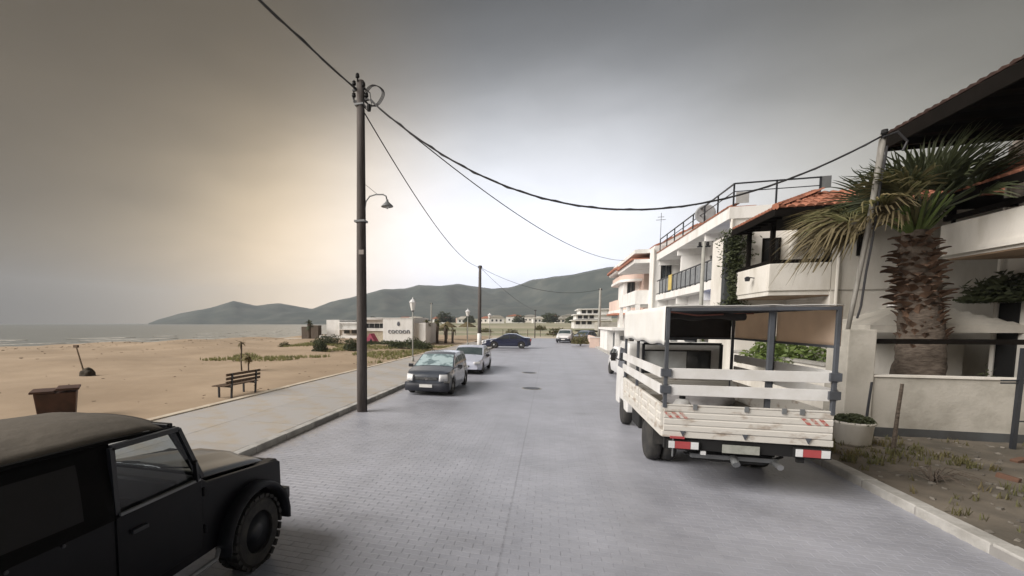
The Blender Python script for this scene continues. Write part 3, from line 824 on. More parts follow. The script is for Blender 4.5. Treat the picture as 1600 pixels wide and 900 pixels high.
cloth('front_tarpaulin', [i/12 for i in range(13)], [i/8 for i in range(9)],
      lambda u, v: (lerp(XL+.04, XR-.05, u), YH+.01+.015*math.sin(u*11)*v, lerp(PZ-.01, 2.09 + .02*math.sin(u*13), v)), tarp_d)
# rolled edge and loose straps hanging under the roof
cloth('rolled_tarpaulin', [i/14 for i in range(15)], [i/8 for i in range(9)],
      lambda u, v: (lerp(XL+.10, 2.9, u), 8.3 + .3*math.sin(u*4) + .07*math.cos(v*2*PI), PZ-.11 - .02*math.sin(u*15) + .05*math.sin(v*2*PI)), tarp_d)
MB().tube([(XL+.1, 7.4, PZ-.05), (2.2, 7.9, PZ-.10), (2.9, 8.4, PZ-.07), (3.5, 9.4, PZ-.05)], .012, 6).build('strap', mat('strap_red', (.30, .12, .10), .8), tk)
# cab
cb = MB()
CY0, CY1 = 10.74, 12.45; cx0, cx1 = 1.70, 3.50
prof = [(CY0, .55), (CY0, 1.30), (CY0+.02, 1.86), (CY0+.10, 1.96), (CY0+1.05, 1.97), (CY0+1.22, 1.90), (CY0+1.56, 1.32), (CY1-.05, 1.12), (CY1, .6), (CY1-.04, .42)]
arch = [(11.56+math.cos(a)*.41, .34+math.sin(a)*.41) for a in [PI*i/8 for i in range(9)]]
low = [(11.97, .42)] + [p for p in arch if p[1] > .42] + [(11.15, .42), (CY0+.02, .42)]
cb.prism(prof + low, 'x', cx0, cx1)
cab = cb.build('cab', tw2, tk, bevel=.03)
q = MB().box(2.83, 3.25, CY0-.012, CY0-.001, 1.36, 1.80); rw = q.build('rear_window', glass_dark, cab, bevel=.02)
B(2.02, 2.825, CY0-.013, CY0-.001, 1.36, 1.80).build('rear_window', mat('pale_reflection_pane', (.62, .65, .66), .2, spec=.9, c2=(.50, .53, .54)), cab)  # bright reflection in the cab window, painted as a pale pane
for (x0, x1, z0, z1) in ((1.99, 3.28, 1.80, 1.83), (1.99, 3.28, 1.33, 1.36), (1.99, 2.02, 1.36, 1.80), (3.25, 3.28, 1.36, 1.80)):
    B(x0, x1, CY0-.018, CY0+.001, z0, z1).build('window_seal', rubber, rw)
# through the rear window: seat backs
B(2.86, 3.14, CY0+.12, CY0+.24, 1.3, 1.72).build('seat_back', tarp_d, cab, bevel=.03)
for s, x in ((-1, cx0), (1, cx1)):
    MB().prism([(CY0+.25, 1.34), (CY0+.25, 1.82), (CY0+1.10, 1.82), (CY0+1.42, 1.34)], 'x', *sorted((x+s*.001, x+s*.008))).build('side_window', glass_dark, cab)
    d_ = MB().prism([(CY0+.22, .62), (CY0+.22, 1.30), (CY0+1.46, 1.30), (CY0+1.46, .75), (CY0+.9, .62)], 'x', *sorted((x+s*.001, x+s*.010))).build('door', tw2, cab)
    B(*sorted((x+s*.008, x+s*.03)), CY0+.28, CY0+.44, 1.14, 1.18).build('handle', blackish, d_)
    mm = MB().tube([(x, CY0+1.35, 1.5), (x+s*.12, CY0+1.45, 1.55)], .012, 6); mm.box(*sorted((x+s*.06, x+s*.17)), CY0+1.43, CY0+1.47, 1.46, 1.66); mm.build('wing_mirror', blackish, cab)
    wheel(tk, x-s*.12, 11.56, .34, .20, steel, s, n=26)
    for dx in (.10, .33): wheel(tk, x-s*dx, 8.70, .36, .20, grey_metal, s, n=26)
    B(*sorted((x-s*.44, x-s*.02)), 8.24, 8.27, .38, .76).build('mud_flap', rubber, tk)
    B(*sorted((x-s*.44, x-s*.02)), 9.10, 9.125, .38, .76).build('mud_flap', rubber, tk)
# headache rack behind the cab
for x in (1.98, 3.44): B(x-.025, x+.025, YH+.06, YH+.11, .8, 1.96).build('rack_post', dark_metal, tk)
B(1.98, 3.44, YH+.062, YH+.108, 1.94, 1.99).build('rack_bar', dark_metal, tk)
B(2.1, 3.1, CY0+.3, CY0+.36, 2.03, 2.08).build('roof_rack_bar', dark_metal, tk)
B(2.1, 3.1, CY0+.9, CY0+.96, 2.03, 2.08).build('roof_rack_bar', dark_metal, tk)
for x in (2.15, 3.05):
    B(x-.02, x+.02, CY0+.2, CY0+1.0, 1.99, 2.03).build('roof_rack_rail', dark_metal, tk)
# chassis, lamps, plate, exhaust
for x in (2.15, 3.05): B(x-.04, x+.04, YT+.25, 12.3, .52, .70).build('chassis_rail', blackish, tk)
for y in (YT+.3, 8.1, 9.6, 10.4): B(2.0, 3.2, y-.05, y+.05, .66, .79).build('cross_member', blackish, tk)
MB().tube([(1.95, 8.70, .36), (3.27, 8.70, .36)], .05, 8).lathe([(.02, -.12), (.13, -.06), (.15, 0), (.13, .06), (.02, .12)], (2.61, 8.7, .36), 12, 'x').build('rear_axle', blackish, tk)
B(1.64, 3.50, YT+.02, YT+.10, .60, .775).build('rear_beam', blackish, tk)
for (x0, flip) in ((1.68, 0), (3.20, 1)):
    b_ = B(x0-.01, x0+.40, YT-.03, YT+.06, .605, .735).build('lamp_housing', blackish, tk, bevel=.006)
    segs = ((0, .08, white_lens), (.08, .28, red_lens), (.28, .38, white_lens))
    for u0, u1, mt in segs: B(x0+u0+.004, x0+u1, YT-.042, YT-.028, .625, .725).build('tail_lens', mt, b_)
B(1.70, 1.88, YT-.05, YT-.02, .765, .795).build('reflector', red_lens, tk)
B(1.73, 1.745, YT-.04, YT-.02, .50, .765).build('bracket', grey_metal, tk)
pl_ = B(2.36, 2.80, YT-.02, YT-.005, .60, .715).build('number_plate', mat('plate_worn', (.36, .37, .34), .6, c2=(.25, .26, .23), scale=9), tk)
B(2.10, 2.16, YT-.02, YT+.02, .55, .60).build('plate_lamp', white_lens, tk)
MB().tube([(1.95, 7.35, .50), (2.3, 7.25, .44), (2.9, 7.25, .44), (3.2, 7.4, .52)], .02, 6).build('cable_loop', blackish, tk)
B(2.02, 3.08, YT+.14, YT+.20, .46, .52).build('under_bar', grey_metal, tk)
MB().prism([(2.0, .52), (3.1, .52), (3.0, .44), (2.1, .40)], 'y', YT+.3, YT+.7).build('spare_carrier', blackish, tk)
MB().tube([(2.55, 7.25, .50), (2.55, 7.12, .43)], .05, 10).build('towing_eye', grey_metal, tk)
MB().tube([(3.05, 7.3, .47), (3.05, 7.08, .45)], .04, 10).build('exhaust_pipe', steel, tk)
MB().box(3.24, 3.32, YT+.0, YT+.05, .53, .60).build('bracket', blackish, tk)
B(1.72, 1.98, 9.45, 10.2, .36, .72).build('tool_box', blackish, tk, bevel=.02)
MB().lathe([(.22, 0), (.24, .05), (.24, .6), (.22, .65)], (3.3, 9.45, .54), 14, 'y').build('fuel_tank', grey_metal, tk)
# load: crumpled grey sheet and a white can on the bed
def lump(nm, lab, cat, c, sx, sy, sz, mt, seed, n=14, grp=None):
    m = MB(); vs = []
    for i in range(n+1):
        for j in range(n*2):
            th = PI*.5*i/n; ph = PI*j/n
            d = 1+.28*mnoise.noise(Vector((math.sin(th)*math.cos(ph)*2+seed, math.sin(th)*math.sin(ph)*2, math.cos(th)*2)))
            m.v.append((math.sin(th)*math.cos(ph)*sx*d, math.sin(th)*math.sin(ph)*sy*d, math.cos(th)*sz*d))
    for i in range(n):
        for j in range(n*2):
            k = (j+1) % (n*2); m.f.append((i*2*n+j, i*2*n+k, (i+1)*2*n+k, (i+1)*2*n+j))
    o = m.build(nm, mt, smooth=True, loc=c)
    if cat: tag(o, lab, cat, grp)
    return o
lump('folded_sheet', 'crumpled pale grey sheet lying on the truck bed near the headboard', 'sheet', (2.75, 9.7, .885), .62, .5, .30, mat('sheet_grey', (.42, .41, .42), .85, c2=(.3, .29, .3), scale=4), 3)
cn = thing('plastic_can', 'white plastic can with a dark cap lying behind the tailgate on the truck bed', 'can', (2.05, 7.9, .885))
MB().lathe([(.10, 0), (.13, .02), (.13, .24), (.09, .31), (.04, .33)], (0, 0, 0), 14).build('canister', tw2, cn, smooth=True)
MB().lathe([(.045, .33), (.045, .37), (.001, .375)], (0, 0, 0), 10).build('cap', blackish, cn)

# ---------------------------------------------------------------- the jeep
jeep_paint = mat('jeep_black', (.003, .0035, .006), .38, coat=.0, spec=.22, c2=(.006, .006, .008), scale=2)
jp = thing('off_road_car', 'black two door off road car with a beige soft top parked in the left foreground', 'car', (0, 0, 0))
JR, JL = -2.78, -4.24; jc = (JR+JL)/2
FW, RW_, wr = 3.68, 1.68, .345
def archpts(cy, r, z, n=10, z0=.5):
    return [(cy+math.cos(a)*r, z+math.sin(a)*r) for a in [PI*i/n for i in range(n+1)] if z+math.sin(a)*r > z0-.001]
# side panels: outline in (y, z), cut round the wheels
side = [(4.12, .93), (4.18, .90), (4.19, .62)] + archpts(FW, .44, .36, 12, .5) + [(3.20, .42), (2.14, .42)] + archpts(RW_, .44, .36, 12, .5) + [(.98, .5), (.92, .62), (.92, 1.08), (3.02, 1.10), (3.10, 1.045)]
for s, x in ((1, JR), (-1, JL)):
    MB().prism(side, 'x', *sorted((x, x-s*.045))).build('side_panel', jeep_paint, jp, bevel=.012)
    dr = MB().prism([(2.98, .50), (3.02, .62), (3.02, 1.088), (2.24, 1.088), (2.24, .62), (2.30, .50)], 'x', *sorted((x+s*.001, x+s*.014))).build('door', jeep_paint, jp, bevel=.006)
    B(*sorted((x+s*.012, x+s*.04)), 2.34, 2.47, .93, .96).build('handle', dark_metal, dr, bevel=.005)
    B(*sorted((x+s*.004, x+s*.022)), 2.27, 3.0, 1.09, 1.108).build('window_sill', grey_metal, dr)
    for zz in (.66, .98): MB().tube([(x+s*.016, 3.035, zz-.035), (x+s*.016, 3.035, zz+.035)], .014, 8).build('hinge', jeep_paint, dr)
    # door window frame
    fr_ = MB()
    for a, b_ in (((2.27, 1.10), (2.25, 1.565)), ((2.25, 1.565), (2.82, 1.565)), ((2.82, 1.565), (3.05, 1.10))):
        fr_.beam((x-s*.02, *a), (x-s*.02, *b_), .035, .035)
    fr_.build('window_frame', dark_metal, dr)
    MB().add([(x-s*.02, 2.29, 1.10), (x-s*.02, 2.27, 1.555), (x-s*.02, 2.81, 1.555), (x-s*.02, 3.03, 1.10)], [(0,1,2,3)]).build('door_window', GLASS, dr)
    # flares
    for cy in (FW, RW_):
        m = MB(); n_ = 14; inner, outer = .435, .50
        for i in range(n_+1):
            a = lerp(-.12, PI+.05, i/n_)
            ca, sa = math.cos(a), math.sin(a)
            for (rr_, dx) in ((inner, -.02), (inner+.01, .12), (outer-.02, .135), (outer, .10), (outer+.005, -.01)):
                m.v.append((x+s*dx, cy+ca*rr_, .36+sa*rr_*.95))
        for i in range(n_):
            for j in range(4): m.f.append((i*5+j, i*5+j+1, (i+1)*5+j+1, (i+1)*5+j))
        o = m.build('wheel_flare', mat('flare_plastic', (.018, .020, .026), .6, spec=.3, c2=(.012, .013, .017)), jp, smooth=True)
        so = o.modifiers.new('s', 'SOLIDIFY'); so.thickness = .012
    wheel(jp, x-s*.02, FW, wr, .215, dark_metal, s, knobby=True, n=36)
    wheel(jp, x-s*.02, RW_, wr, .215, dark_metal, s, knobby=True, n=36)
    # side step / sill pipe
    MB().tube([(x+s*.02, 3.18, .40), (x+s*.06, 3.1, .36), (x+s*.06, 2.25, .36), (x+s*.02, 2.18, .40)], .022, 8).build('sill_bar', grey_metal, jp)
    MB().beam((x+s*.01, 2.97, 1.10), (x+s*.03, 2.93, 1.27), .03, .05).build('wing_mirror', jeep_paint, jp)
    # headlamp side lamp on the fender
    B(*sorted((x-s*.12, x-s*.02)), 4.16, 4.205, .80, .86).build('indicator', amber, jp, bevel=.01)
    MB().lathe([(.001, .05), (.075, .04), (.085, .01), (.085, -.03)], (x-s*.24, 4.18, .76), 18, 'y').build('headlight', white_lens, jp, smooth=True)
# inner wells, floor, firewall, rear panel, grille, bumpers
for cy in (FW, RW_): B(JL+.22, JR-.22, cy-.42, cy+.42, .3, .80).build('wheel_well', blackish, jp)
B(JL+.05, JR-.05, .95, 3.15, .42, .46).build('floor', blackish, jp)
B(JL+.04, JR-.04, .92, .97, .5, 1.08).build('tailgate', jeep_paint, jp, bevel=.01)
hood = MB(); ny = 10
for i in range(ny+1):
    y = lerp(3.06, 4.14, i/ny); zc = lerp(1.115, .965, (i/ny)**1.1) - (.035 if i == ny else 0)
    for k in range(13):
        u = -1 + 2*k/12; hwid = lerp(.66, .60, i/ny)
        z = zc - .03*abs(u)**6 + (.028 if abs(u) < .42 else 0)*(1 if i < ny else .6) - .01*u*u
        hood.v.append((jc+u*hwid, y, z))
for i in range(ny):
    for k in range(12): hood.f.append((i*13+k, i*13+k+1, (i+1)*13+k+1, (i+1)*13+k))
o = hood.build('bonnet', mat('paint_bonnet', (.010, .011, .014), .36, coat=.5), jp, smooth=True); so = o.modifiers.new('s', 'SOLIDIFY'); so.thickness = .02
for s in (-1, 1):
    B(*sorted((jc+s*.595, jc+s*.725)), 3.10, 4.14, .86, .945).build('wing_top', jeep_paint, jp, bevel=.02)
    MB().tube([(jc+s*.45, 3.2, 1.12), (jc+s*.5, 3.24, 1.135)], .012, 6).build('bonnet_buffer', rubber, jp)
B(JL+.03, JR-.03, 4.10, 4.165, .60, .925).build('front_panel', jeep_paint, jp, bevel=.012)
for k in range(6): B(jc-.30+k*.105, jc-.25+k*.105, 4.155, 4.17, .66, .86).build('grille_slot', blackish, jp)
B(JL-.02, JR+.02, 4.24, 4.33, .44, .57).build('front_bumper', dark_metal, jp, bevel=.012)
for s in (-1, 1): B(jc+s*.4-.04, jc+s*.4+.04, 3.9, 4.25, .42, .5).build('bumper_bracket', blackish, jp)
B(JL, JR, .82, .91, .46, .58).build('rear_bumper', dark_metal, jp, bevel=.012)
# windscreen frame
wsf = MB()
for s in (-1, 1): wsf.beam((jc+s*.69, 3.06, 1.09), (jc+s*.63, 2.80, 1.585), .05, .05)
wsf.beam((jc-.66, 2.80, 1.585), (jc+.66, 2.80, 1.585), .05, .05); wsf.beam((jc-.69, 3.07, 1.10), (jc+.69, 3.07, 1.10), .04, .06)
wf_ = wsf.build('windscreen_frame', jeep_paint, jp, bevel=.008)
MB().add([(jc-.66, 3.04, 1.12), (jc+.66, 3.04, 1.12), (jc+.61, 2.815, 1.56), (jc-.61, 2.815, 1.56)], [(0,1,2,3)]).build('windscreen', GLASS, jp)
for dx in (-.3, .25): MB().beam((jc+dx, 3.075, 1.13), (jc+dx+.34, 3.05, 1.17), .012).build('wiper', blackish, jp)
# soft top
softtop = mat('soft_top_beige', (.105, .09, .072), .9, c2=(.07, .06, .048), scale=1.6, bump=.5, bscale=9, thr=(.35, .7))
softside = mat('soft_top_black', (.0045, .0045, .0045), .9, spec=.12, c2=(.007, .006, .006), scale=2, bump=.5, bscale=6)
def topv(u, v):
    y = lerp(2.83, .88, u); xx = lerp(JR-.075, JL+.075, v); e = (2*v-1)
    z = 1.60 + .095*(1-abs(e)**2.6) + .025*math.sin(PI*u) - .05*(sstep(.12, 0, u)) - .06*sstep(.93, 1, u)
    z += -.012*abs(math.sin(u*PI*3))*(1-e*e)
    return (xx, y, z)
o = grid([i/26 for i in range(27)], [i/16 for i in range(17)], topv).build('soft_top', softtop, jp, smooth=True)
so = o.modifiers.new('s', 'SOLIDIFY'); so.thickness = .012
for s, x in ((1, JR), (-1, JL)):
    # a dark welt along the roof edge, the black quarter panel with its dull clear window
    MB().tube([(x-s*.07, 2.84, 1.565), (x-s*.066, 2.3, 1.60), (x-s*.064, 1.6, 1.61), (x-s*.075, .90, 1.56)], .017, 6).build('roof_welt', softside, jp)
    def qv(u, v, x=x, s=s):
        yb_, yt = lerp(2.24, .93, u), lerp(2.24, .91, u)
        return (x-s*lerp(.0, .068, v) + s*.012*math.sin(u*9)*math.sin(PI*v), lerp(yb_, yt, v), lerp(1.075, 1.60, v))
    o = grid([i/18 for i in range(19)], [i/10 for i in range(11)], qv).build('soft_side', softside, jp, smooth=True)
    so = o.modifiers.new('s', 'SOLIDIFY'); so.thickness = .01
    def qw(u, v, x=x, s=s):
        p = qv(lerp(.16, .86, u), lerp(.16, .84, v)); return (p[0]+s*.011, p[1], p[2])
    grid([i/10 for i in range(11)], [i/6 for i in range(7)], qw).build('soft_window', mat('soft_window', (.005, .005, .006), .45, spec=.2, bump=.4, bscale=4), jp, smooth=True)
    for yy in (1.0, 1.3, 1.6, 1.9): MB().lathe([(.012, 0), (.012, s*.01), (.001, s*.012)], (x+s*.002, yy, 1.06), 8, 'x').build('press_stud', dark_metal, jp)
    MB().beam((x-s*.05, 2.27, 1.08), (x-s*.10, 2.25, 1.58), .07, .05).build('door_pillar', softside, jp)
grid([i/8 for i in range(9)], [i/10 for i in range(11)], lambda u, v: (lerp(JL+.01, JR-.01, v), lerp(.93, .905, u), lerp(1.07, 1.56, u))).build('soft_rear', softside, jp)
# inside: seats, steering wheel, dashboard, roll bar
seat_m = mat('seat_cloth', (.06, .06, .065), .9, c2=(.04, .04, .042))
for dx in (-.33, .33):
    st_ = MB(); st_.prism([(1.98, .60), (2.42, .62), (2.44, .76), (2.05, .78), (1.93, 1.28), (1.82, 1.26), (1.90, .70)], 'x', jc+dx-.22, jc+dx+.22); st_.build('seat', seat_m, jp, bevel=.04)
    B(jc+dx-.12, jc+dx+.12, 1.84, 1.92, 1.29, 1.42).build('headrest', seat_m, jp, bevel=.03)
B(JL+.07, JR-.07, 2.84, 3.04, .90, 1.12).build('dashboard', mat('dash_plastic', (.05, .05, .055), .6), jp, bevel=.03)
sw = MB(); ctr = Vector((jc-.33, 2.68, 1.08)); M = Matrix.Translation(ctr) @ Matrix.Rotation(R(-62), 4, 'X')
sw.tube([M @ Vector((math.cos(a)*.185, math.sin(a)*.185, 0)) for a in [2*PI*i/20 for i in range(21)]], .013, 6, cap=False)
for a in (R(90), R(210), R(330)): sw.beam(M @ Vector((0, 0, 0)), M @ Vector((math.cos(a)*.18, math.sin(a)*.18, 0)), .02)
sw.tube([ctr, ctr+Vector((0, .22, -.12))], .025, 8); sw.build('steering_wheel', blackish, jp)
MB().tube([(JL+.12, 1.75, .9), (JL+.13, 1.76, 1.45), (jc-.4, 1.76, 1.53), (jc+.4, 1.76, 1.53), (JR-.13, 1.76, 1.45), (JR-.12, 1.75, .9)], .022, 8).build('roll_bar', dark_metal, jp)
B(jc-.12, jc+.12, 2.86, 2.88, 1.46, 1.52).build('rear_view_mirror', blackish, jp, bevel=.01)
# ================================================================ BUILDINGS ON THE RIGHT
tile_mesh = None
def tile_me(w=.2, l=.36, r=.055):
    m = MB(); n = 4
    for t_, rr_ in ((0, r*1.1), (l, r*.9)):
        for k in range(n+1):
            a = PI*k/n; m.v.append((math.cos(a)*w*.48*(1 if t_ == 0 else .88), t_, math.sin(a)*rr_))
    for k in range(n): m.f.append((k, k+1, n+1+k+1, n+1+k))
    m.f.append(tuple(range(n+1)))
    return m.mesh('tile', tile_mat, smooth=False)
TILE = tile_me()
tile_dark = mat('roof_tile_silhouette', (.055, .028, .022), .85, c2=(.03, .018, .015), scale=2.5, rand=.3)  # dark silhouette of the roof edge put into the tile colour
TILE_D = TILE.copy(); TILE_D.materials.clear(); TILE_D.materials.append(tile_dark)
def tiled_slope(parent, base, p0, p1, up, inset0=0, inset1=0, rows=8, w=.2, l=.33, cap=300, me=None):
    """p0->p1 is the eave, up the slope vector to the ridge; inset = how much the ridge end is pulled in"""
    p0, p1, up = Vector(p0), Vector(p1), Vector(up); L_ = (p1-p0).length; d = (p1-p0).normalized()
    U = up.normalized(); H_ = up.length; N = d.cross(U)
    if N.z < 0: d = -d; p0, p1 = p1, p0; inset0, inset1 = inset1, inset0; N = d.cross(U)
    M0 = Matrix((( d.x, U.x, N.x, 0), (d.y, U.y, N.y, 0), (d.z, U.z, N.z, 0), (0, 0, 0, 1)))
    nrow = int(H_/l)+1; ct = 0
    for r_ in range(nrow):
        v = r_*l; f = v/H_
        a = inset0*f; b = L_ - inset1*f; k = math.ceil(a/w)
        while k*w+w/2 < b:
            ct += 1
            if ct <= cap:
                p = p0 + d*(k*w+w/2) + U*(v-.04) + N*(.012+random.uniform(0, .008))
                o = link('tile', me or TILE, base); o.matrix_basis = Matrix.Translation(p) @ M0 @ Matrix.Rotation(R(random.uniform(-1.5, 1.5)), 4, 'Z') @ Matrix.Rotation(R(-1.5), 4, 'X')
            k += 1
def roofslab(name, parent, pts, mt, th=.06):
    """roof surface polygons given as lists of corners, thickened downward"""
    m = MB()
    for poly in pts:
        o = len(m.v); n = len(poly); m.v += [tuple(p) for p in poly] + [(p[0], p[1], p[2]-th) for p in poly]
        m.f.append(tuple(o+i for i in range(n))); m.f.append(tuple(o+n+i for i in reversed(range(n))))
        for i in range(n): j = (i+1) % n; m.f.append((o+i, o+j, o+n+j, o+n+i))
    return m.build(name, mt, parent)
def part(name, mt, parent, *boxes, bevel=0):
    m = MB()
    for b_ in boxes: m.box(*b_)
    return m.build(name, mt, parent, bevel=bevel)
def opening(parent, plane, a0, a1, z0, z1, at, frame=darkwood, pane=glass_dark, out=-1, name='window', mull=1, sill=True, fw=.05):
    """a window or door set on a wall; plane 'x' = wall faces along x (a runs in y)"""
    def bx(u0, u1, w0, w1, d0, d1):
        lo, hi = sorted((at+out*d0, at+out*d1))
        return (lo, hi, u0, u1, w0, w1) if plane == 'x' else (u0, u1, lo, hi, w0, w1)
    fr = part(name, frame, parent, bx(a0, a1, z1-fw, z1, .0, .045), bx(a0, a1, z0, z0+fw, .0, .045), bx(a0, a0+fw, z0+fw, z1-fw, .0, .045), bx(a1-fw, a1, z0+fw, z1-fw, .0, .045))
    fr['kind'] = fr.get('kind', '') or 'part'; del fr['kind']
    for k in range(mull+1):
        u0 = lerp(a0+fw, a1-fw, k/(mull+1)); u1 = lerp(a0+fw, a1-fw, (k+1)/(mull+1))
        MB().box(*bx(u0+.012, u1-.012, z0+fw, z1-fw, .008, .02)).build('pane', pane, fr)
    if sill: MB().box(*bx(a0-.06, a1+.06, z0-.05, z0-.003, 0, .09)).build('sill', plaster, fr)
    return fr

# ---- C: house with hipped tile roof and corner terrace
hc = thing('guest_house', 'cream guest house with a hipped orange tile roof and a corner terrace above the truck', 'house', (6, 15, 0))
hc.location = (0, 0, 0)
part('wall', plaster_cream, hc, (6.0, 14, 17.4, 20.0, 0, 5.5))
part('wall', plaster_cream, hc, (7.35, 14, 15.0, 17.398, 0, 5.45))
part('wall_groove', plaster_old, hc, (7.36, 13.9, 14.985, 14.998, 3.28, 3.31))
part('terrace_floor', plaster_cream, hc, (5.93, 7.348, 15.03, 17.398, 3.18, 3.42))
part('parapet', plaster_cream, hc, (5.9, 7.347, 14.99, 15.11, 3.30, 4.06), bevel=.02)
part('parapet', plaster_cream, hc, (5.9, 6.02, 15.113, 17.397, 3.30, 4.06), bevel=.02)
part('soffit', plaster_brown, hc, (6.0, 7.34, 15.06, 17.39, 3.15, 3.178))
for (a, b_) in (((5.96, 15.05, 4.12), (7.34, 15.05, 4.12)), ((5.96, 15.05, 4.12), (5.96, 17.38, 4.12))):
    MB().beam(a, b_, .07, .09).build('rail', darkwood, hc)
for (x, y) in ((5.97, 15.05), (7.25, 15.05), (5.97, 16.6)):
    part('post', darkwood, hc, (x-.05, x+.05, y-.05, y+.05, 4.06, 5.30))
opening(hc, 'y', 7.86, 8.0, 4.2, 4.9, 15.0, name='window', mull=0, sill=False)
d_ = opening(hc, 'y', 6.62, 7.12, 3.43, 5.15, 17.4, name='door', mull=0, sill=False, pane=blackish)
part('porch_lamp_base', blackish, hc, (6.58, 6.66, 17.30, 17.398, 1.50, 1.60))
lm = MB().tube([(6.62, 17.38, 1.62), (6.62, 17.26, 1.66), (6.62, 17.24, 1.56)], .012, 6).lathe([(.04, 0), (.09, -.03), (.07, -.18), (.03, -.22)], (6.62, 17.24, 1.56), 8); lm.build('wall_lamp', dark_metal, hc)
lm = MB().tube([(5.9, 15.9, 3.75), (5.72, 15.9, 3.78)], .015, 6).lathe([(.03, 0), (.08, -.04), (.06, -.14)], (5.72, 15.9, 3.80), 8); lm.build('wall_lamp', dark_metal, hc)
opening(hc, 'y', 6.9, 7.25, .1, 1.95, 17.4, name='door', mull=0, sill=False)
# roof: eaves, rafters, tiles
S0, S1 = (5.55, 13.55), (10.6, 13.55)
rf = roofslab('roof', hc, [[(5.6, 14.0, 5.36), (11.2, 14.0, 5.36), (11.2, 15.5, 6.02), (7.1, 15.5, 6.02)], [(5.6, 16.8, 5.36), (5.6, 14.0, 5.36), (7.1, 15.5, 6.02)],
    [(11.2, 16.8, 5.36), (5.6, 16.8, 5.36), (7.1, 15.5, 6.02), (11.2, 15.5, 6.02)]], tile_far, .05)
tiled_slope(hc, rf, (5.6, 14.0, 5.37), (10.6, 14.0, 5.37), (0, 1.5, .66), 1.5, 0, cap=150)
tiled_slope(hc, rf, (5.6, 16.8, 5.37), (5.6, 14.0, 5.37), (1.5, 0, .66), 1.5, 1.3, cap=120)
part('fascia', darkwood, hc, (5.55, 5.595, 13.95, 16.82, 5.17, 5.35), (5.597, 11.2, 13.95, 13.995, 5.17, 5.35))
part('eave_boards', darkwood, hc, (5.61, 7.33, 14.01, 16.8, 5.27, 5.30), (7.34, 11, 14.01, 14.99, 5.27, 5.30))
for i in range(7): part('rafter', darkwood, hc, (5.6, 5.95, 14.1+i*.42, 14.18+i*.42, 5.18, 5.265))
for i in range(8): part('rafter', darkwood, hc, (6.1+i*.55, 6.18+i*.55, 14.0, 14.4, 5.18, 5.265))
m = MB()
for a, b_ in (((5.55, 13.95, 5.40), (7.1, 15.5, 6.07)),):
    n_ = 11
    for i in range(n_):
        p = Vector(a).lerp(Vector(b_), i/n_); q = Vector(a).lerp(Vector(b_), (i+1.15)/n_); m2 = MB().tube([p, q], [.085, .07], 7); m2.build('ridge_tile', tile_mat, hc)
part('roof_flue', plaster_old, hc, (9.45, 9.62, 15.1, 15.27, 6.0, 6.75))

# ---- D: nearer house on the right edge
hd = thing('house', 'white house at the right edge with a wide dark eave, tiled canopy and long balcony', 'house', (0, 0, 0))
part('wall', plaster_cream, hd, (9.8, 16, 2, 13.6, 0, 6.75))
part('balcony_floor', plaster_cream, hd, (8.44, 9.798, 2, 13.1, 3.82, 3.98))
part('parapet', plaster_cream, hd, (8.40, 8.52, 2, 13.16, 3.90, 4.58), bevel=.02)
part('parapet', plaster_cream, hd, (8.523, 9.797, 13.04, 13.16, 3.90, 4.58))
part('moulding', plaster_cream, hd, (8.365, 8.398, 2, 13.19, 3.885, 4.0))
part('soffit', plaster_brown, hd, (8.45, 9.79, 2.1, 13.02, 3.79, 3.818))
part('handrail', darkwood, hd, (8.42, 8.50, 2, 13.14, 4.66, 4.76))
for i in range(7): part('baluster', darkwood, hd, (8.435, 8.485, 12.9-i*1.6, 12.95-i*1.6, 4.58, 4.66))
for i in range(4): part('post', darkwood, hd, (8.42, 8.52, 12.95-i*2.6, 13.05-i*2.6, 4.76, 5.05))
cf = roofslab('canopy', hd, [[(8.2, 13.3, 5.13), (8.2, 3, 5.13), (9.79, 3, 5.95), (9.79, 13.3, 5.95)]], tile_far, .05)
tiled_slope(hd, cf, (8.2, 13.3, 5.14), (8.2, 6.5, 5.14), (1.59, 0, .82), 0, 0, cap=290)
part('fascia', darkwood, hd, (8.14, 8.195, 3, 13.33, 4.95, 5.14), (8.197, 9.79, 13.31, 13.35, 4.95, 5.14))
for i in range(14): part('vent_block', plaster, hd, (9.70, 9.797, 12.9-i*.34, 13.12-i*.34, 6.00, 6.13), bevel=.02)
part('string_course', plaster, hd, (9.74, 9.797, 3, 13.58, 5.96, 5.995))
part('window_band', glass_dark, hd, (9.785, 9.798, 5, 13.0, 6.17, 6.27))
part('frame', darkwood, hd, (9.76, 9.797, 5, 13.0, 6.275, 6.31))
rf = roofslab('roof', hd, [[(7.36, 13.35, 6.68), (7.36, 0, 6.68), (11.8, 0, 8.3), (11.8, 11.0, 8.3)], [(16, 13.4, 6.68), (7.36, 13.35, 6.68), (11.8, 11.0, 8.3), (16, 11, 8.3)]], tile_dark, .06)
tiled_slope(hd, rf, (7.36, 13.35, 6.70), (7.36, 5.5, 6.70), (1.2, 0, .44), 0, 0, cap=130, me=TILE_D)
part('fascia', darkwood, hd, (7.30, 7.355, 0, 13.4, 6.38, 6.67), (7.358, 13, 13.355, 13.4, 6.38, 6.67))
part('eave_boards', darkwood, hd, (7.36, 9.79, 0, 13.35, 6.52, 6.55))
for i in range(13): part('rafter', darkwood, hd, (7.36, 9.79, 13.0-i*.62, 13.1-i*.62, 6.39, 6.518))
for (y0, y1) in ((13.05, 13.5),): part('door', blackish, hd, (9.77, 9.797, y0, y1, .1, 2.85))
for y0 in (11.2, 8.4): opening(hd, 'x', y0, y0+1.1, .9, 2.4, 9.8, name='window')
for y0 in (11.6, 9.4): opening(hd, 'x', y0, y0+.9, 4.0, 5.0, 9.8, name='balcony_door', sill=False)

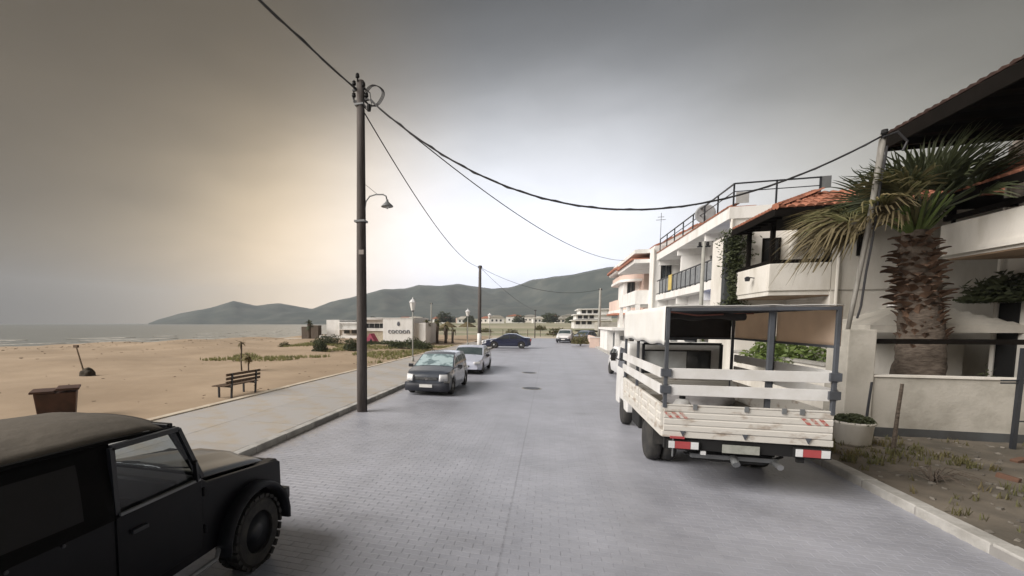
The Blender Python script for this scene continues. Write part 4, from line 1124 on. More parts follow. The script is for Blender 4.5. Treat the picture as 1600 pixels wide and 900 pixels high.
# ---- garden walls, gate pillar
gw = thing('garden_wall', 'low white garden wall with a dark grey base and tall corner pillar beneath the palm', 'wall', (0, 0, 0))
part('wall', plaster_old, gw, (6.40, 14, 11.40, 11.56, .0, 1.31))
part('coping', plaster_cream, gw, (6.40, 14, 11.37, 11.59, 1.312, 1.35))
part('base', grey_base, gw, (6.405, 14, 11.375, 11.398, .0, .27))
part('pillar', plaster_old, gw, (5.93, 6.398, 11.36, 12.1, .0, 2.27), bevel=.015)
part('side_wall', plaster_cream, gw, (5.95, 6.10, 12.1, 17.38, 0, 1.44))
part('side_coping', concrete, gw, (5.91, 6.14, 12.1, 17.38, 1.442, 1.50))
rl = MB().beam((6.40, 11.50, 2.03), (12, 11.50, 2.05), .08, .10).build('rail', darkwood, gw)
for x in (9.5,): part('rail_post', darkwood, gw, (x-.05, x+.05, 11.45, 11.55, 1.35, 1.98))
part('back_panel', plaster_cream, gw, (6.45, 9.7, 14.2, 14.3, 0, 1.95))

# parasol
pr_ = thing('parasol', 'large off white square parasol open behind the garden wall', 'parasol', (8.5, 13.88, 0))
m = MB(); N_ = 8; hw_ = 1.36
def ppt(u, v):
    x, y = (u-.5)*2*hw_, (v-.5)*2*hw_; r_ = max(abs(x), abs(y))/hw_
    dg = min(abs(x), abs(y))/(max(abs(x), abs(y))+1e-6)
    return (x, y, 2.98 - .62*r_ - .03*math.sin(PI*r_)*(1-dg))
o = grid([i/16 for i in range(17)], [i/16 for i in range(17)], ppt).build('canopy', tmat('parasol_cloth', (.72, .69, .63), .8, .3, scale=2), pr_, smooth=False); so = o.modifiers.new('s', 'SOLIDIFY'); so.thickness = .008
v_ = MB(); pts_ = [(-1, -1), (1, -1), (1, 1), (-1, 1), (-1, -1)]
for (a, b_) in zip(pts_, pts_[1:]):
    n_ = 14; o_ = len(v_.v)
    for i in range(n_+1):
        x, y = lerp(a[0], b_[0], i/n_)*hw_, lerp(a[1], b_[1], i/n_)*hw_
        z = ppt(x/hw_/2+.5, y/hw_/2+.5)[2]; v_.v += [(x, y, z+.003), (x*1.004, y*1.004, z-.17)]
    for i in range(n_): v_.f.append((o_+2*i, o_+2*i+1, o_+2*i+3, o_+2*i+2))
o = v_.build('valance', MATS['parasol_cloth'], pr_); so = o.modifiers.new('s', 'SOLIDIFY'); so.thickness = .006
MB().tube([(0, 0, 0), (0, 0, 2.9)], .025, 8).build('pole', grey_metal, pr_); pr_.scale = (1, .7, 1)
for sx, sy in ((-1, -1), (1, -1), (1, 1), (-1, 1)): MB().beam((0, 0, 2.86), (sx*1.28, sy*1.28, 2.28), .02).build('rib', grey_metal, pr_)

# ---- B: white apartment row with long balconies
hb = thing('apartment_house', 'long white two storey apartment house with roof railing and satellite dish', 'house', (0, 0, 0))
YB0, YB1 = 20.4, 32.4
part('wall', plaster, hb, (8.0, 15, YB0, YB1, 0, 6.9))
part('balcony_slab', plaster, hb, (6.62, 7.998, YB0-.05, YB1, 3.86, 4.20))
part('roof_slab', plaster, hb, (6.60, 7.998, YB0-.08, YB1+.02, 6.42, 6.86))
part('ground_wall', plaster, hb, (7.3, 7.998, YB0, YB1, 0, 3.85))
bays = [YB0, 23.4, 27.9, YB1-.18]
for y in bays:
    part('fin', plaster, hb, (6.72, 7.997, y, y+.18, 6.1, 6.418))
    part('fin', plaster, hb, (6.75, 7.997, y, y+.18, 3.45, 3.857))
part('divider', plaster, hb, (6.9, 7.997, 27.9, 28.08, 4.205, 6.09))
rail = part('railing', dark_metal, hb, (6.64, 6.69, YB0, YB1, 5.08, 5.14), (6.64, 6.69, YB0, YB1, 4.26, 4.30))
y = YB0
while y < YB1:
    part('baluster', dark_metal, rail, (6.635, 6.695, y, y+.05, 4.20, 5.08)); y += .8
rp = mat('railing_mesh', (.22, .235, .25), .5, c2=(.13, .14, .15), scale=6)
y = YB0
while y < YB1-.8:
    part('panel', rp, rail, (6.655, 6.668, y+.09, y+.77, 4.30, 5.05)); y += .8
for y0, w_, h_ in ((21.2, .9, 2.0), (24.2, 1.6, 2.05), (26.4, .5, 1.0), (28.8, 1.6, 2.05), (31.2, .5, 1.0)):
    opening(hb, 'x', y0, y0+w_, 4.22 if h_ > 1.5 else 5.0, 4.22+h_ if h_ > 1.5 else 5.9, 8.0, name='window', frame=mat('frame_grey', (.35, .35, .34), .6))
for y0, w_ in ((21.3, 1.2), (24.0, 1.5), (27.0, 1.0), (29.6, 1.5)):
    opening(hb, 'x', y0, y0+w_, .15, 2.2, 7.3, name='door', frame=mat('frame_grey', (.35, .35, .34), .6), sill=False)
opening(hb, 'y', 7.42, 7.92, 1.25, 2.0, YB0, name='window', sill=False)
opening(hb, 'y', 8.4, 9.2, 4.6, 5.9, YB0, name='window')
blue = mat('awning_blue', (.06, .14, .42), .7); yel = mat('towel_yellow', (.62, .48, .16), .8)
for nm, (x0, x1, y0, y1, z) , mt in (('awning', (6.7, 7.4, 20.9, 22.2, 5.55), blue),):
    m = MB().add([(x1+.5, y0, z+.25), (x1+.5, y1, z+.25), (x0+.4, y1, z), (x0+.4, y0, z), (x0+.4, y1, z-.09), (x0+.4, y0, z-.09)], [(0,1,2,3), (3,2,4,5)])
    o = m.build(nm, mt, hb); so = o.modifiers.new('s', 'SOLIDIFY'); so.thickness = .02
tw_ = MB().box(6.61, 6.63, 28.6, 29.3, 4.3, 5.16).box(6.63, 6.70, 28.6, 29.3, 5.145, 5.165).build('beach_towel', yel); tag(tw_, 'yellow towel hung over the balcony railing of the white apartment house', 'towel')
aw = MB().add([(7.3, 20.9, 3.1), (7.3, 23.6, 3.1), (6.45, 23.6, 2.75), (6.45, 20.9, 2.75), (6.45, 23.6, 2.6), (6.45, 20.9, 2.6)], [(0,1,2,3), (3,2,4,5)]).build('awning', blue, hb); so = aw.modifiers.new('s', 'SOLIDIFY'); so.thickness = .02
# roof parapet tiles, roof railing
tiled_slope(hb, hb, (6.62, YB1, 6.86), (6.62, YB0, 6.86), (.62, 0, .30), 0, 0, rows=2, cap=130)
part('roof_edge', tile_far, hb, (6.64, 7.5, YB0, YB1, 6.862, 6.90))
rr_ = MB()
rr_.beam((6.75, YB0, 7.75), (6.75, YB1, 7.75), .05).beam((6.75, YB0, 7.45), (6.75, YB1, 7.45), .03).beam((6.75, YB0, 7.75), (9.5, YB0, 7.75), .05).beam((6.75, YB0, 7.45), (9.5, YB0, 7.45), .03)
rg = rr_.build('roof_railing', dark_metal, hb); rg['kind'] = 'stuff'; del rg['kind']
y = YB0
while y < YB1: part('railing_post', dark_metal, rg, (6.725, 6.775, y, y+.05, 6.9, 7.75)); y += 1.7
for x in (8.1, 9.45): part('railing_post', dark_metal, rg, (x, x+.05, YB0-.025, YB0+.025, 6.9, 7.75))
part('mesh_panel', mat('mesh_pale', (.40, .40, .40), .7), rg, (6.82, 7.25, YB0-.01, YB0+.01, 7.0, 7.42)); part('mesh_panel', grey_metal, rg, (9.5, 9.8, YB0-.01, YB0+.01, 7.35, 7.78))
# satellite dish, standing on the roof
dsh = thing('satellite_dish', 'round grey satellite dish on the roof edge of the white apartment house', 'dish', (6.95, 24.4, 6.9))
m = MB()
for i in range(6):
    for k in range(20):
        a = 2*PI*k/20; r_ = .42*i/5+.001; m.v.append((r_*math.cos(a), r_*r_*.5, r_*math.sin(a)))
for i in range(5):
    for k in range(20): k2 = (k+1) % 20; m.f.append((i*20+k, i*20+k2, (i+1)*20+k2, (i+1)*20+k))
dd = m.build('reflector', mat('dish_grey', (.33, .34, .35), .5), dsh, smooth=True); dd.location = (0, 0, .62); dd.rotation_euler = (R(-12), 0, R(158)); so = dd.modifiers.new('s', 'SOLIDIFY'); so.thickness = .015
MB().tube([(0, .02, 0), (0, .02, .6)], .025, 8).build('mast', grey_metal, dsh)
MB().tube([(0, 0, .35), (-.12, -.33, .62)], .012, 6).build('feed_arm', grey_metal, dsh)

# ---- A1: white and grey block with wide balconies, A2: pink block beyond
ha = thing('apartment_house', 'grey white apartment block with deep balconies and orange roof beyond the long white one', 'house', (0, 0, 0))
part('wall', plaster, ha, (8.1, 15, 32.6, 41.5, 0, 7.6))
part('wall', plaster, ha, (6.5, 8.098, 32.6, 34.0, 0, 7.4))
for z in (3.95, 6.75):
    part('balcony_slab', plaster, ha, (5.7 if z < 5 else 5.55, 8.097, 34.003, 41.5, z-.25, z))
part('parapet', plaster, ha, (5.7, 5.85, 34.003, 41.5, 3.953, 4.65), (5.852, 8.09, 34.003, 34.15, 3.953, 4.65))
part('roof_eave', plaster, ha, (5.55, 8.0, 33.9, 41.6, 7.15, 7.4))
part('canopy', tile_far, ha, (5.4, 7.9, 34.2, 41.4, 6.76, 6.86))
rf = roofslab('roof', ha, [[(6.6, 32.7, 7.45), (6.6, 41.6, 7.45), (9.6, 41.6, 9.0), (9.6, 32.7, 9.0)], [(13, 41.6, 7.45), (13, 32.7, 7.45), (9.6, 32.7, 9.0), (9.6, 41.6, 9.0)]], tile_far, .08)
tiled_slope(ha, rf, (6.6, 41.6, 7.46), (6.6, 32.7, 7.46), (3, 0, 1.55), 0, 0, w=.35, l=.8, cap=140)
MB().prism([(6.7, 7.42), (12.9, 7.42), (9.6, 8.9)], 'y', 32.72, 32.85).build('gable', plaster, ha)
opening(ha, 'x', 35, 36.6, 4.0, 6.1, 8.1, name='balcony_door', sill=False); opening(ha, 'x', 38, 39.6, 4.0, 6.1, 8.1, name='balcony_door', sill=False)
opening(ha, 'y', 6.9, 7.5, 5.0, 6.2, 32.6, name='window'); opening(ha, 'y', 6.9, 7.5, 2.2, 3.2, 32.6, name='window')
opening(ha, 'x', 35, 36.6, .2, 2.4, 8.1, name='door', sill=False)
part('shutter', grey_metal, ha, (8.04, 8.09, 34.6, 34.9, 4.1, 6.3))
for y in (34.01, 37.7, 41.2): part('column', plaster, ha, (5.75, 6.0, y, y+.25, 0, 3.69))
part('balcony_chair', plaster_pink, ha, (6.3, 6.9, 36.5, 37.3, 4.0, 4.9), bevel=.05)
part('antenna', grey_metal, ha, (7.5, 7.53, 36, 36.03, 8.0, 10.2), (7.2, 7.8, 36, 36.03, 9.7, 9.73), (7.3, 7.7, 36, 36.03, 9.9, 9.93))
ha2 = thing('apartment_house', 'pale pink apartment block with rounded balconies and tiled canopies, farthest of the tall row', 'house', (0, 0, 0))
part('wall', plaster_pink, ha2, (7.6, 14, 41.8, 56, 0, 8.0))
part('tower', plaster, ha2, (6.3, 7.598, 43.5, 46.5, 0, 7.2))
def rounded_balcony(z0, z1, x0, ya, yb, mt, name='balcony'):
    m = MB(); n = 10; pts = [(7.59, ya)] + [(lerp(7.4, x0, math.sin(PI/2*i/n)), ya + (1-math.cos(PI/2*i/n))*1.6) for i in range(n+1)] + [(lerp(x0, 7.4, 1-math.cos(PI/2*i/n)), yb - (1-math.sin(PI/2*i/n))*1.6) for i in range(n+1)] + [(7.59, yb)]
    return MB().prism(pts, 'z', z0, z1).build(name, mt, ha2)
rounded_balcony(3.3, 3.55, 5.7, 42.4, 50, plaster); rounded_balcony(3.553, 4.45, 5.75, 42.5, 49.9, plaster_pink, 'parapet')
rounded_balcony(3.15, 3.297, 5.55, 42.3, 50.1, tile_far, 'canopy')
rounded_balcony(6.0, 6.2, 5.9, 42.4, 50, plaster); rounded_balcony(6.95, 7.15, 5.7, 42.3, 50.2, plaster, 'roof_slab'); rounded_balcony(7.153, 7.3, 5.5, 42.2, 50.3, tile_far, 'canopy')
rounded_balcony(6.203, 6.6, 6.0, 42.5, 49.8, plaster_pink, 'parapet')
rounded_balcony(7.9, 8.1, 6.3, 44, 52, plaster, 'roof_slab')
part('roof', tile_far, ha2, (7.0, 12, 43, 54, 8.102, 8.5))
for z in (4.6, 1.0): opening(ha2, 'x', 47.2, 48.4, z, z+1.3, 7.6, name='window')
opening(ha2, 'y', 6.6, 7.2, 4.7, 6.0, 43.5, name='window', sill=False); opening(ha2, 'y', 8.0, 9.0, 4.7, 6.0, 41.8, name='window')
# gatehouse, low walls and small structures along the far right side
gh = thing('gatehouse', 'small white flat roofed gatehouse at the kerb before the pink wall', 'building', (0, 0, 0))
part('wall', plaster, gh, (4.75, 6.2, 40.6, 46, 0, 1.85)); part('canopy', plaster, gh, (4.6, 7.4, 36.5, 46.2, 1.86, 2.05))
part('column', plaster, gh, (4.9, 5.15, 37.0, 37.25, 0, 1.855)); part('column', plaster, gh, (6.9, 7.15, 37.0, 37.25, 0, 1.855))
part('door', grey_metal, gh, (5.2, 5.55, 40.57, 40.597, .05, 1.6)); part('name_board', grey_metal, gh, (5.75, 6.0, 40.57, 40.597, 1.0, 1.35))
fw_ = thing('fence', 'dark iron garden fence along the verge in front of the white houses', 'fence', (0, 0, 0))
part('rail', dark_metal, fw_, (6.0, 6.04, 21, 35, 1.05, 1.09)); part('rail', dark_metal, fw_, (6.0, 6.04, 21, 35, .25, .29)); 
y = 21
while y < 35: part('picket', dark_metal, fw_, (6.005, 6.035, y, y+.03, .08, 1.2)); y += .3
part('wall', plaster, fw_, (5.95, 6.09, 21, 35, 0, .22))
pw_ = thing('low_wall', 'low pink garden wall beyond the white gatehouse', 'wall', (0, 0, 0))
part('wall', plaster_pink, pw_, (3.95, 4.85, 47.3, 47.55, 0, .98)); part('wall', plaster_pink, pw_, (4.6, 4.85, 47.553, 58, 0, .98)); part('coping', plaster, pw_, (3.9, 4.9, 47.25, 47.6, .983, 1.04))
fb = thing('far_house', 'white three storey terraced building standing far off at the end of the right side', 'building', (0, 0, 0))
for i, (z0, x0) in enumerate(((2.0, 5.6), (3.3, 6.0), (4.5, 6.8))):
    part('floor', plaster, fb, (x0, 13.5, 109, 121, z0-.8 if i == 0 else z0, z0+1.0)); part('slab', plaster, fb, (x0-.5, 13.6, 108.3, 121.2, z0+1.003, z0+1.18))
    for k in range(3): opening(fb, 'y', x0+.4+k*1.25, x0+1.3+k*1.25, z0+.15, z0+.85, 109, name='window', mull=0, sill=False)
part('shed', plaster_old, fb, (9, 13, 92, 98, 1, 2.6))
pv_ = MB().box(KR+.2, 5.94, 21, 64, -.05, .124).build('pavement', mat('pavement_pale', (.52, .51, .50), .85, c2=(.43, .42, .40), scale=1.5, bump=.2)); struct(pv_)
sl = MB().box(.006, 1.27, .006, .994, 0, .014).mesh('paving_slab', MATS['pavement_pale'])
for i in range(43): link('paving_slab', sl, pv_, loc=(KR+.21, 21+i, .124+random.uniform(-.001, .002)))

# ================================================================ POLES, LAMPS, WIRES
pole_wood = mat('pole_wood', (.105, .09, .085), .85, c2=(.065, .055, .05), scale=3, stretch=(8, 8, .6), bump=.5, bscale=12)
conc_pole = mat('pole_concrete', (.36, .36, .33), .85, c2=(.28, .28, .26), scale=3)
cable = mat('cable_black', (.03, .03, .034), .6)
PX_, PY_ = -4.82, 11.15
up_ = thing('utility_pole', 'tall dark wooden utility pole rising from the road at the left kerb', 'utility pole', (PX_, PY_, 0))
m = MB(); n = 14
m.tube([(0, 0, -.2), (.0, 0, 1.5), (.01, 0, 4), (.03, 0, 6.5), (.04, 0, 8.62)], [.135, .13, .12, .108, .098], 14); m.build('shaft', pole_wood, up_, smooth=True)
part('strap', grey_metal, up_, (-.125, .165, -.13, .13, 5.05, 5.10)); part('strap', grey_metal, up_, (-.09, .15, -.12, .12, 8.0, 8.04))
part('notice', mat('notice_faded', (.30, .27, .25), .8), up_, (.0, .14, -.135, -.125, 4.2, 4.32))
MB().tube([(.14, 0, .0), (.15, 0, 2.5), (.145, 0, 5.5), (.14, 0, 7.9)], .012, 6).build('down_cable', cable, up_)
la = MB().tube([(.13, 0, 5.36), (.17, -.01, 5.58), (.28, -.02, 5.70), (.45, -.03, 5.73), (.66, -.04, 5.71), (.74, -.04, 5.66), (.76, -.04, 5.58)], .018, 8); arm = la.build('lamp_arm', grey_metal, up_, smooth=True)
MB().lathe([(.025, .0), (.04, -.06), (.08, -.10), (.155, -.17), (.16, -.185), (.08, -.18)], (.77, -.04, 5.58), 14).build('lamp_shade', grey_metal, arm, smooth=True)
MB().lathe([(.045, -.17), (.05, -.21), (.02, -.24)], (.77, -.04, 5.58), 10).build('bulb', white_lens, arm)
MB().tube([(.11, 0, 6.05), (.5, -.02, 5.73)], .006, 5).build('stay_wire', cable, up_)
# insulators and the coil of cable at the top
for i, (x, y, z) in enumerate(((-.12, -.05, 8.52), (.0, -.1, 8.66), (.14, -.05, 8.45), (-.15, .0, 8.25), (.2, 0, 8.2))):
    MB().lathe([(.02, -.08), (.02, 0), (.05, .01), (.055, .05), (.04, .06), (.05, .09), (.02, .12)], (x, y, z), 10).build('insulator', blackish, up_)
part('bracket', dark_metal, up_, (-.16, .26, -.03, .03, 8.12, 8.16)); part('bracket', dark_metal, up_, (-.18, .18, -.03, .03, 8.40, 8.44))
for k in range(3):
    c = Vector((.38+.02*k, -.02+.03*k, 8.22)); MB().tube([c+Vector((math.cos(a)*.26, 0.03*math.sin(3*a), math.sin(a)*.24)) for a in [2*PI*i/24 for i in range(25)]], .011, 5, cap=False).build('cable_coil', cable, up_)
MB().tube([(-.1, 0, 8.5), (-.2, 0, 8.3), (-.12, -.05, 8.1), (.1, -.1, 8.0), (.2, 0, 7.9), (.35, 0, 7.95), (.3, 0, 8.3), (.1, 0, 8.45)], .013, 6).build('jumper_cable', cable, up_)
MB().lathe([(.05, -.08), (.06, .0), (.05, .08)], (.28, -.03, 7.92), 10).build('joint_box', blackish, up_)

def pole(name, label, x, y, h, r, mt, group=None, white=False, tilt=0):
    t_ = thing(name, label, 'utility pole', (x, y, 0), 0, group)
    MB().tube([(0, 0, -.1), (0, 0, h*.5), (tilt, 0, h)], [r*1.15, r, r*.75], 10).build('shaft', mt, t_, smooth=True)
    for s in (-.12, .12): MB().lathe([(.02, -.05), (.05, .0), (.04, .1)], (tilt+s, 0, h-.12), 8).build('insulator', blackish, t_)
    part('bracket', dark_metal, t_, (tilt-.2, tilt+.2, -.03, .03, h-.2, h-.15))
    if white: MB().lathe([(r*1.2, 0), (r*1.22, 1.5), (r*1.1, 1.52)], (0, 0, .0), 12).build('painted_base', plaster, t_, smooth=True)
    return t_
pole('utility_pole', 'second wooden utility pole with a white painted base, behind the silver saloon', -5.75, 39, 7.35, .15, pole_wood, white=True)
pole('utility_pole', 'pale concrete utility pole in front of the pink apartment block', 5.2, 51.5, 6.1, .13, conc_pole)
pole('utility_pole', 'thin pale pole far off behind the nearest lantern street lamp', -15.5, 60, 5.2, .09, conc_pole)
pole('utility_pole', 'thin pole at the far end of the street left of the white car', -2.1, 76, 4.6, .07, pole_wood)
pole('utility_pole', 'slim concrete pole standing before the long white apartment house', 5.15, 18.1, 5.25, .07, conc_pole)
# leaning mast on the pillar
ms_ = thing('cable_mast', 'leaning weathered grey cable mast on the garden wall pillar beside the palm', 'mast', (0, 0, 0))
MB().tube([(6.04, 11.62, 2.25), (6.10, 11.6, 2.9), (6.22, 11.55, 4.3), (6.27, 11.5, 5.2), (6.33, 11.5, 6.15)], [.038, .04, .045, .052, .055], 10).build('shaft', mat('mast_grey', (.27, .26, .24), .85, c2=(.18, .17, .155), scale=4, stretch=(5, 5, .7)), ms_, smooth=True)
MB().tube([(6.28, 11.42, 6.08), (6.5, 11.4, 6.15), (6.66, 11.4, 5.95), (6.6, 11.4, 5.78)], .022, 8).build('goose_neck', cable, ms_)
MB().tube([(6.36, 11.42, 5.9), (6.30, 11.44, 5.0), (6.27, 11.46, 4.2), (6.20, 11.48, 3.4), (6.17, 11.5, 2.75), (6.12, 11.5, 2.5)], .02, 6).build('down_cable', cable, ms_)
MB().lathe([(.03, 0), (.06, .03), (.05, .1)], (6.3, 11.42, 6.12), 8).build('insulator', blackish, ms_)

def wire(label, a, b, sag, r=.018, cat='cable', tw=False):
    a, b = Vector(a), Vector(b); n = 40; pts = []
    for i in range(n+1):
        t_ = i/n; p = a.lerp(b, t_); p.z -= 4*sag*t_*(1-t_); pts.append(p)
    m = MB(); m.tube(pts, r, 6)
    if tw:
        q = [p + Vector((.02*math.cos(i*2.2), .02*math.sin(i*2.2), .02*math.sin(i*2.2+1))) for i, p in enumerate(pts)]; m.tube(q, r*.8, 5)
    o = m.build('overhead_cable', cable, smooth=True); tag(o, label, cat, 'overhead cables'); return o
TOP = (PX_+.05, PY_, 8.2)
wire('thick overhead cable running from the tall wooden pole to the top edge', (PX_-.1, PY_, 8.45), (PX_-.1, -24, 8.5), 1.15, .02, tw=True)
wire('overhead cable hanging in a low curve from the tall pole to the leaning mast', (PX_+.3, PY_-.02, 8.12), (6.30, 11.45, 6.12), 2.05, .02, tw=True)
wire('thin overhead cable from the tall pole to the grey white apartment block', (PX_+.3, PY_+.02, 8.12), (6.5, 41.0, 7.6), 1.2, .016)
wire('overhead cable sloping from the tall pole down to the second wooden pole', (PX_+.12, PY_+.05, 7.85), (-5.75, 39, 7.22), .9, .016)
wire('overhead cable hanging between the second pole and the pale concrete pole', (-5.75, 39, 7.2), (5.2, 51.5, 6.0), 1.1, .016)
wire('thin overhead cable running on from the second pole towards the village', (-5.75, 39, 7.2), (-2.1, 76, 4.5), .5, .014)

def lamp_post(label, x, y, h=3.9, head=1.0):
    t_ = thing('street_lamp', label, 'street lamp', (x, y, 0), 0, 'lantern street lamps along the promenade')
    MB().tube([(0, 0, 0), (0, 0, h-.75)], [.045, .035], 8).lathe([(.10, 0), (.09, .3), (.05, .36)], (0, 0, .02), 10).build('post', conc_pole, t_, smooth=True)
    MB().lathe([(.10*head, h-.75), (.20*head, h-.30), (.21*head, h-.28)], (0, 0, 0), 8).build('lantern', mat('lamp_glass', (.80, .80, .78), .3), t_)
    MB().lathe([(.24*head, h-.28), (.12*head, h-.12), (.04*head, h-.08), (.03*head, h), (.001, h+.03)], (0, 0, 0), 8).build('cap', white_lens, t_)
    MB().lathe([(.03, h-.85), (.11*head, h-.76), (.10*head, h-.74)], (0, 0, 0), 8).build('collar', grey_metal, t_)
lamp_post('white lantern street lamp beside the small black hatchback, nearest of the lamps', -7.72, 25.5)
lamp_post('white lantern street lamp left of the second utility pole', -8.17, 47, 3.9, 1.25)
lamp_post('farthest lantern street lamp, right of the second utility pole', -8.5, 68, 3.9, 1.5)

# air conditioners, drain pipes and cables on the fronts
for (par, x, y, z) in ((hb, 7.72, 25.9, 5.1), (hb, 7.72, 30.8, 5.3), (ha, 7.0, 32.42, 4.2), (hc, 8.6, 14.72, 2.4)):
    a_ = part('air_conditioner', plaster, par, (x, x+.27 if par is hb else x+.7, y, y+.7 if par is hb else y+.27, z, z+.5), bevel=.02)
    if par is not hb: MB().lathe([(.19, 0), (.19, -.012), (.02, -.016)], (x+.28, y, z+.25), 16, 'y').build('fan_grille', dark_metal, a_)
for (par, x, y, z0, z1) in ((hb, 6.7, YB0-.09, 0, 6.4), (hc, 7.45, 14.93, 0, 5.3), (ha, 6.45, 32.5, 0, 7.2), (hd, 9.72, 13.5, 0, 6.3)):
    MB().tube([(x, y, z0), (x, y, z1)], .04, 8).build('drain_pipe', plaster_cream, par)
# ================================================================ PLANTS
leaf_g = tmat('leaf_green', (.078, .092, .042), .65, .4, c2=(.045, .056, .028), scale=3, rand=.25)
leaf_l = tmat('leaf_light', (.14, .19, .05), .6, .4, c2=(.08, .12, .03), scale=3, rand=.25)
leaf_b = tmat('leaf_brown', (.20, .165, .09), .8, .3, c2=(.12, .095, .05), scale=3, rand=.25)
leaf_y = tmat('leaf_olive', (.13, .135, .055), .7, .35, c2=(.20, .16, .08), scale=2, rand=.25)
bark = mat('palm_boot', (.125, .075, .048), .9, c2=(.055, .032, .022), scale=5, bump=.6, bscale=20, rand=.35)
bark2 = mat('palm_trunk', (.13, .105, .085), .95, c2=(.06, .045, .035), scale=6, bump=1.0, bscale=14, stretch=(1, 1, 3))
def fan_frond(seed, petiole=1.0, rad=1.0, droop=.4, nseg=22, spread=2.5, mt=None):
    """a palm fan: a petiole along +x that ends in a fan of drooping blades"""
    rnd = random.Random(seed); m = MB(); P = Vector((petiole, 0, -droop*.25))
    m.tube([(0, 0, 0), (petiole*.5, 0, .04), tuple(P)], [.035, .025, .018], 5)
    for k in range(nseg):
        a = lerp(-spread/2, spread/2, k/(nseg-1)) + rnd.uniform(-.04, .04)
        L_ = rad*(1-.28*abs(a/(spread/2))**2)*rnd.uniform(.82, 1.08); w = .042
        d = Vector((math.cos(a), math.sin(a), rnd.uniform(-.05, .15))); sd_ = Vector((-math.sin(a), math.cos(a), 0))
        pts = []
        for j, t_ in enumerate((0, .35, .68, .88, 1)):
            dr_ = droop*(t_**2.6)*rnd.uniform(.8, 1.25)
            p = P + d*L_*t_*(1-.22*droop*t_) + Vector((0, 0, -dr_*L_*.75)); ww = w*(.35, 1, .8, .45, .08)[j]
            fold = Vector((0, 0, .018*(1-t_)))
            pts += [p - sd_*ww/2 + fold, p, p + sd_*ww/2 + fold]
        o = len(m.v); m.v += [tuple(p) for p in pts]
        for j in range(4):
            for q in range(2): m.f.append((o+j*3+q, o+j*3+q+1, o+(j+1)*3+q+1, o+(j+1)*3+q))
    return m.mesh('frond', mt)
def mk_palm(loc, label):
    pt = thing('fan_palm', label, 'palm', loc)
    H = 4.35
    n = 30; us = [i/50 for i in range(51)]
    def tv(u, v):
        a = 2*PI*v; z = u*H; r_ = interp([(0, .45), (1.3, .40), (2.6, .33), (3.9, .27), (4.35, .18)], z) + .05*nz3(math.cos(a)*2, math.sin(a)*2, z*2.2) + .03*nz3(math.cos(a)*6, math.sin(a)*6, z*6)
        return (r_*math.cos(a) + interp([(0, 0), (2.2, .02), (4.4, -.22)], z), r_*math.sin(a), z)
    grid(us, [k/n for k in range(n+1)], tv).build('trunk', bark2, pt, smooth=True)
    bm_ = MB()
    for i, (t_, w, th, out) in enumerate(((0, .17, .06, 0), (.4, .15, .05, .02), (.75, .11, .035, .06), (1, .06, .02, .11))):
        L_ = .21
        bm_.v += [(-w/2, out+.0, t_*L_), (0, out+th, t_*L_), (w/2, out, t_*L_), (0, out-.01, t_*L_)]
    for i in range(3):
        for k in range(4): a = i*4+k; b_ = i*4+(k+1) % 4; bm_.f.append((a, b_, b_+4, a+4))
    bm_.f += [(0,1,2,3), (15,14,13,12)]
    boot = bm_.mesh('leaf_base', bark)
    rows = 23; ct = 0
    for r_ in range(rows):
        z = lerp(2.0, 4.3, r_/(rows-1)); nn = 13
        for k in range(nn):
            a = 2*PI*(k+.5*(r_ % 2))/nn + random.uniform(-.08, .08); rad = interp([(1.6, .35), (2.6, .32), (3.9, .27), (4.3, .18)], z)
            cx = interp([(0, 0), (2.2, .02), (4.4, -.22)], z)
            if random.random() < (.3 if z < 2.7 else .10): continue
            o = link('leaf_base', boot, pt); s_ = random.uniform(.6, 1.35)*(1.0 if z > 2.9 else .75)
            tilt = random.uniform(.55, 1.25) if z > 2.8 else random.uniform(.1, .5)
            o.matrix_basis = Matrix.Translation((cx+math.cos(a)*rad*.88, math.sin(a)*rad*.88, z-.1+random.uniform(-.05, .05))) @ Matrix.Rotation(a-PI/2+random.uniform(-.35, .35), 4, 'Z') @ Matrix.Rotation(-tilt, 4, 'X') @ Matrix.Scale(s_, 4)
            ct += 1
    greens = [fan_frond(i, .85, .95, d_, 24, 2.6, leaf_g) for i, d_ in enumerate((.25, .35, .5, .65))]
    olives = [fan_frond(10+i, .9, 1.0, d_, 23, 2.5, leaf_y) for i, d_ in enumerate((.6, .9))]
    browns = [fan_frond(20+i, .8, .95, d_, 21, 2.2, leaf_b) for i, d_ in enumerate((1.0, 1.25, 1.4))]
    C0 = Vector((-.22, 0, 4.42))
    def frond(me, az_, el_, s_, roll=0, nm='frond'):
        o = link(nm, me, pt)
        o.matrix_basis = Matrix.Translation(C0 + Vector((math.cos(az_)*.1, math.sin(az_)*.1, 0))) @ Matrix.Rotation(az_, 4, 'Z') @ Matrix.Rotation(-el_, 4, 'Y') @ Matrix.Rotation(roll, 4, 'X') @ Matrix.Scale(s_, 4)
    rnd = random.Random(5)
    for i in range(21):       # upright and spreading green fronds
        az_ = i*2.39996 + rnd.uniform(-.2, .2); el_ = lerp(R(85), R(38), (i/21)**.9) + rnd.uniform(-.1, .1)
        frond(greens[rnd.randrange(4)], az_, el_, rnd.uniform(.95, 1.22), rnd.uniform(-.7, .7))
    for i in range(9):
        az_ = PI + rnd.uniform(-1.0, 1.0); frond(olives[rnd.randrange(2)], az_, R(rnd.uniform(20, 45)), rnd.uniform(1.0, 1.25), rnd.uniform(-.8, .8))
    for k, (az_, el_) in enumerate(((-.3, 50), (-1.2, 52))): frond(greens[k % 4], az_, R(el_), 1.25, rnd.uniform(-.8, .8))
    st_ = MB()
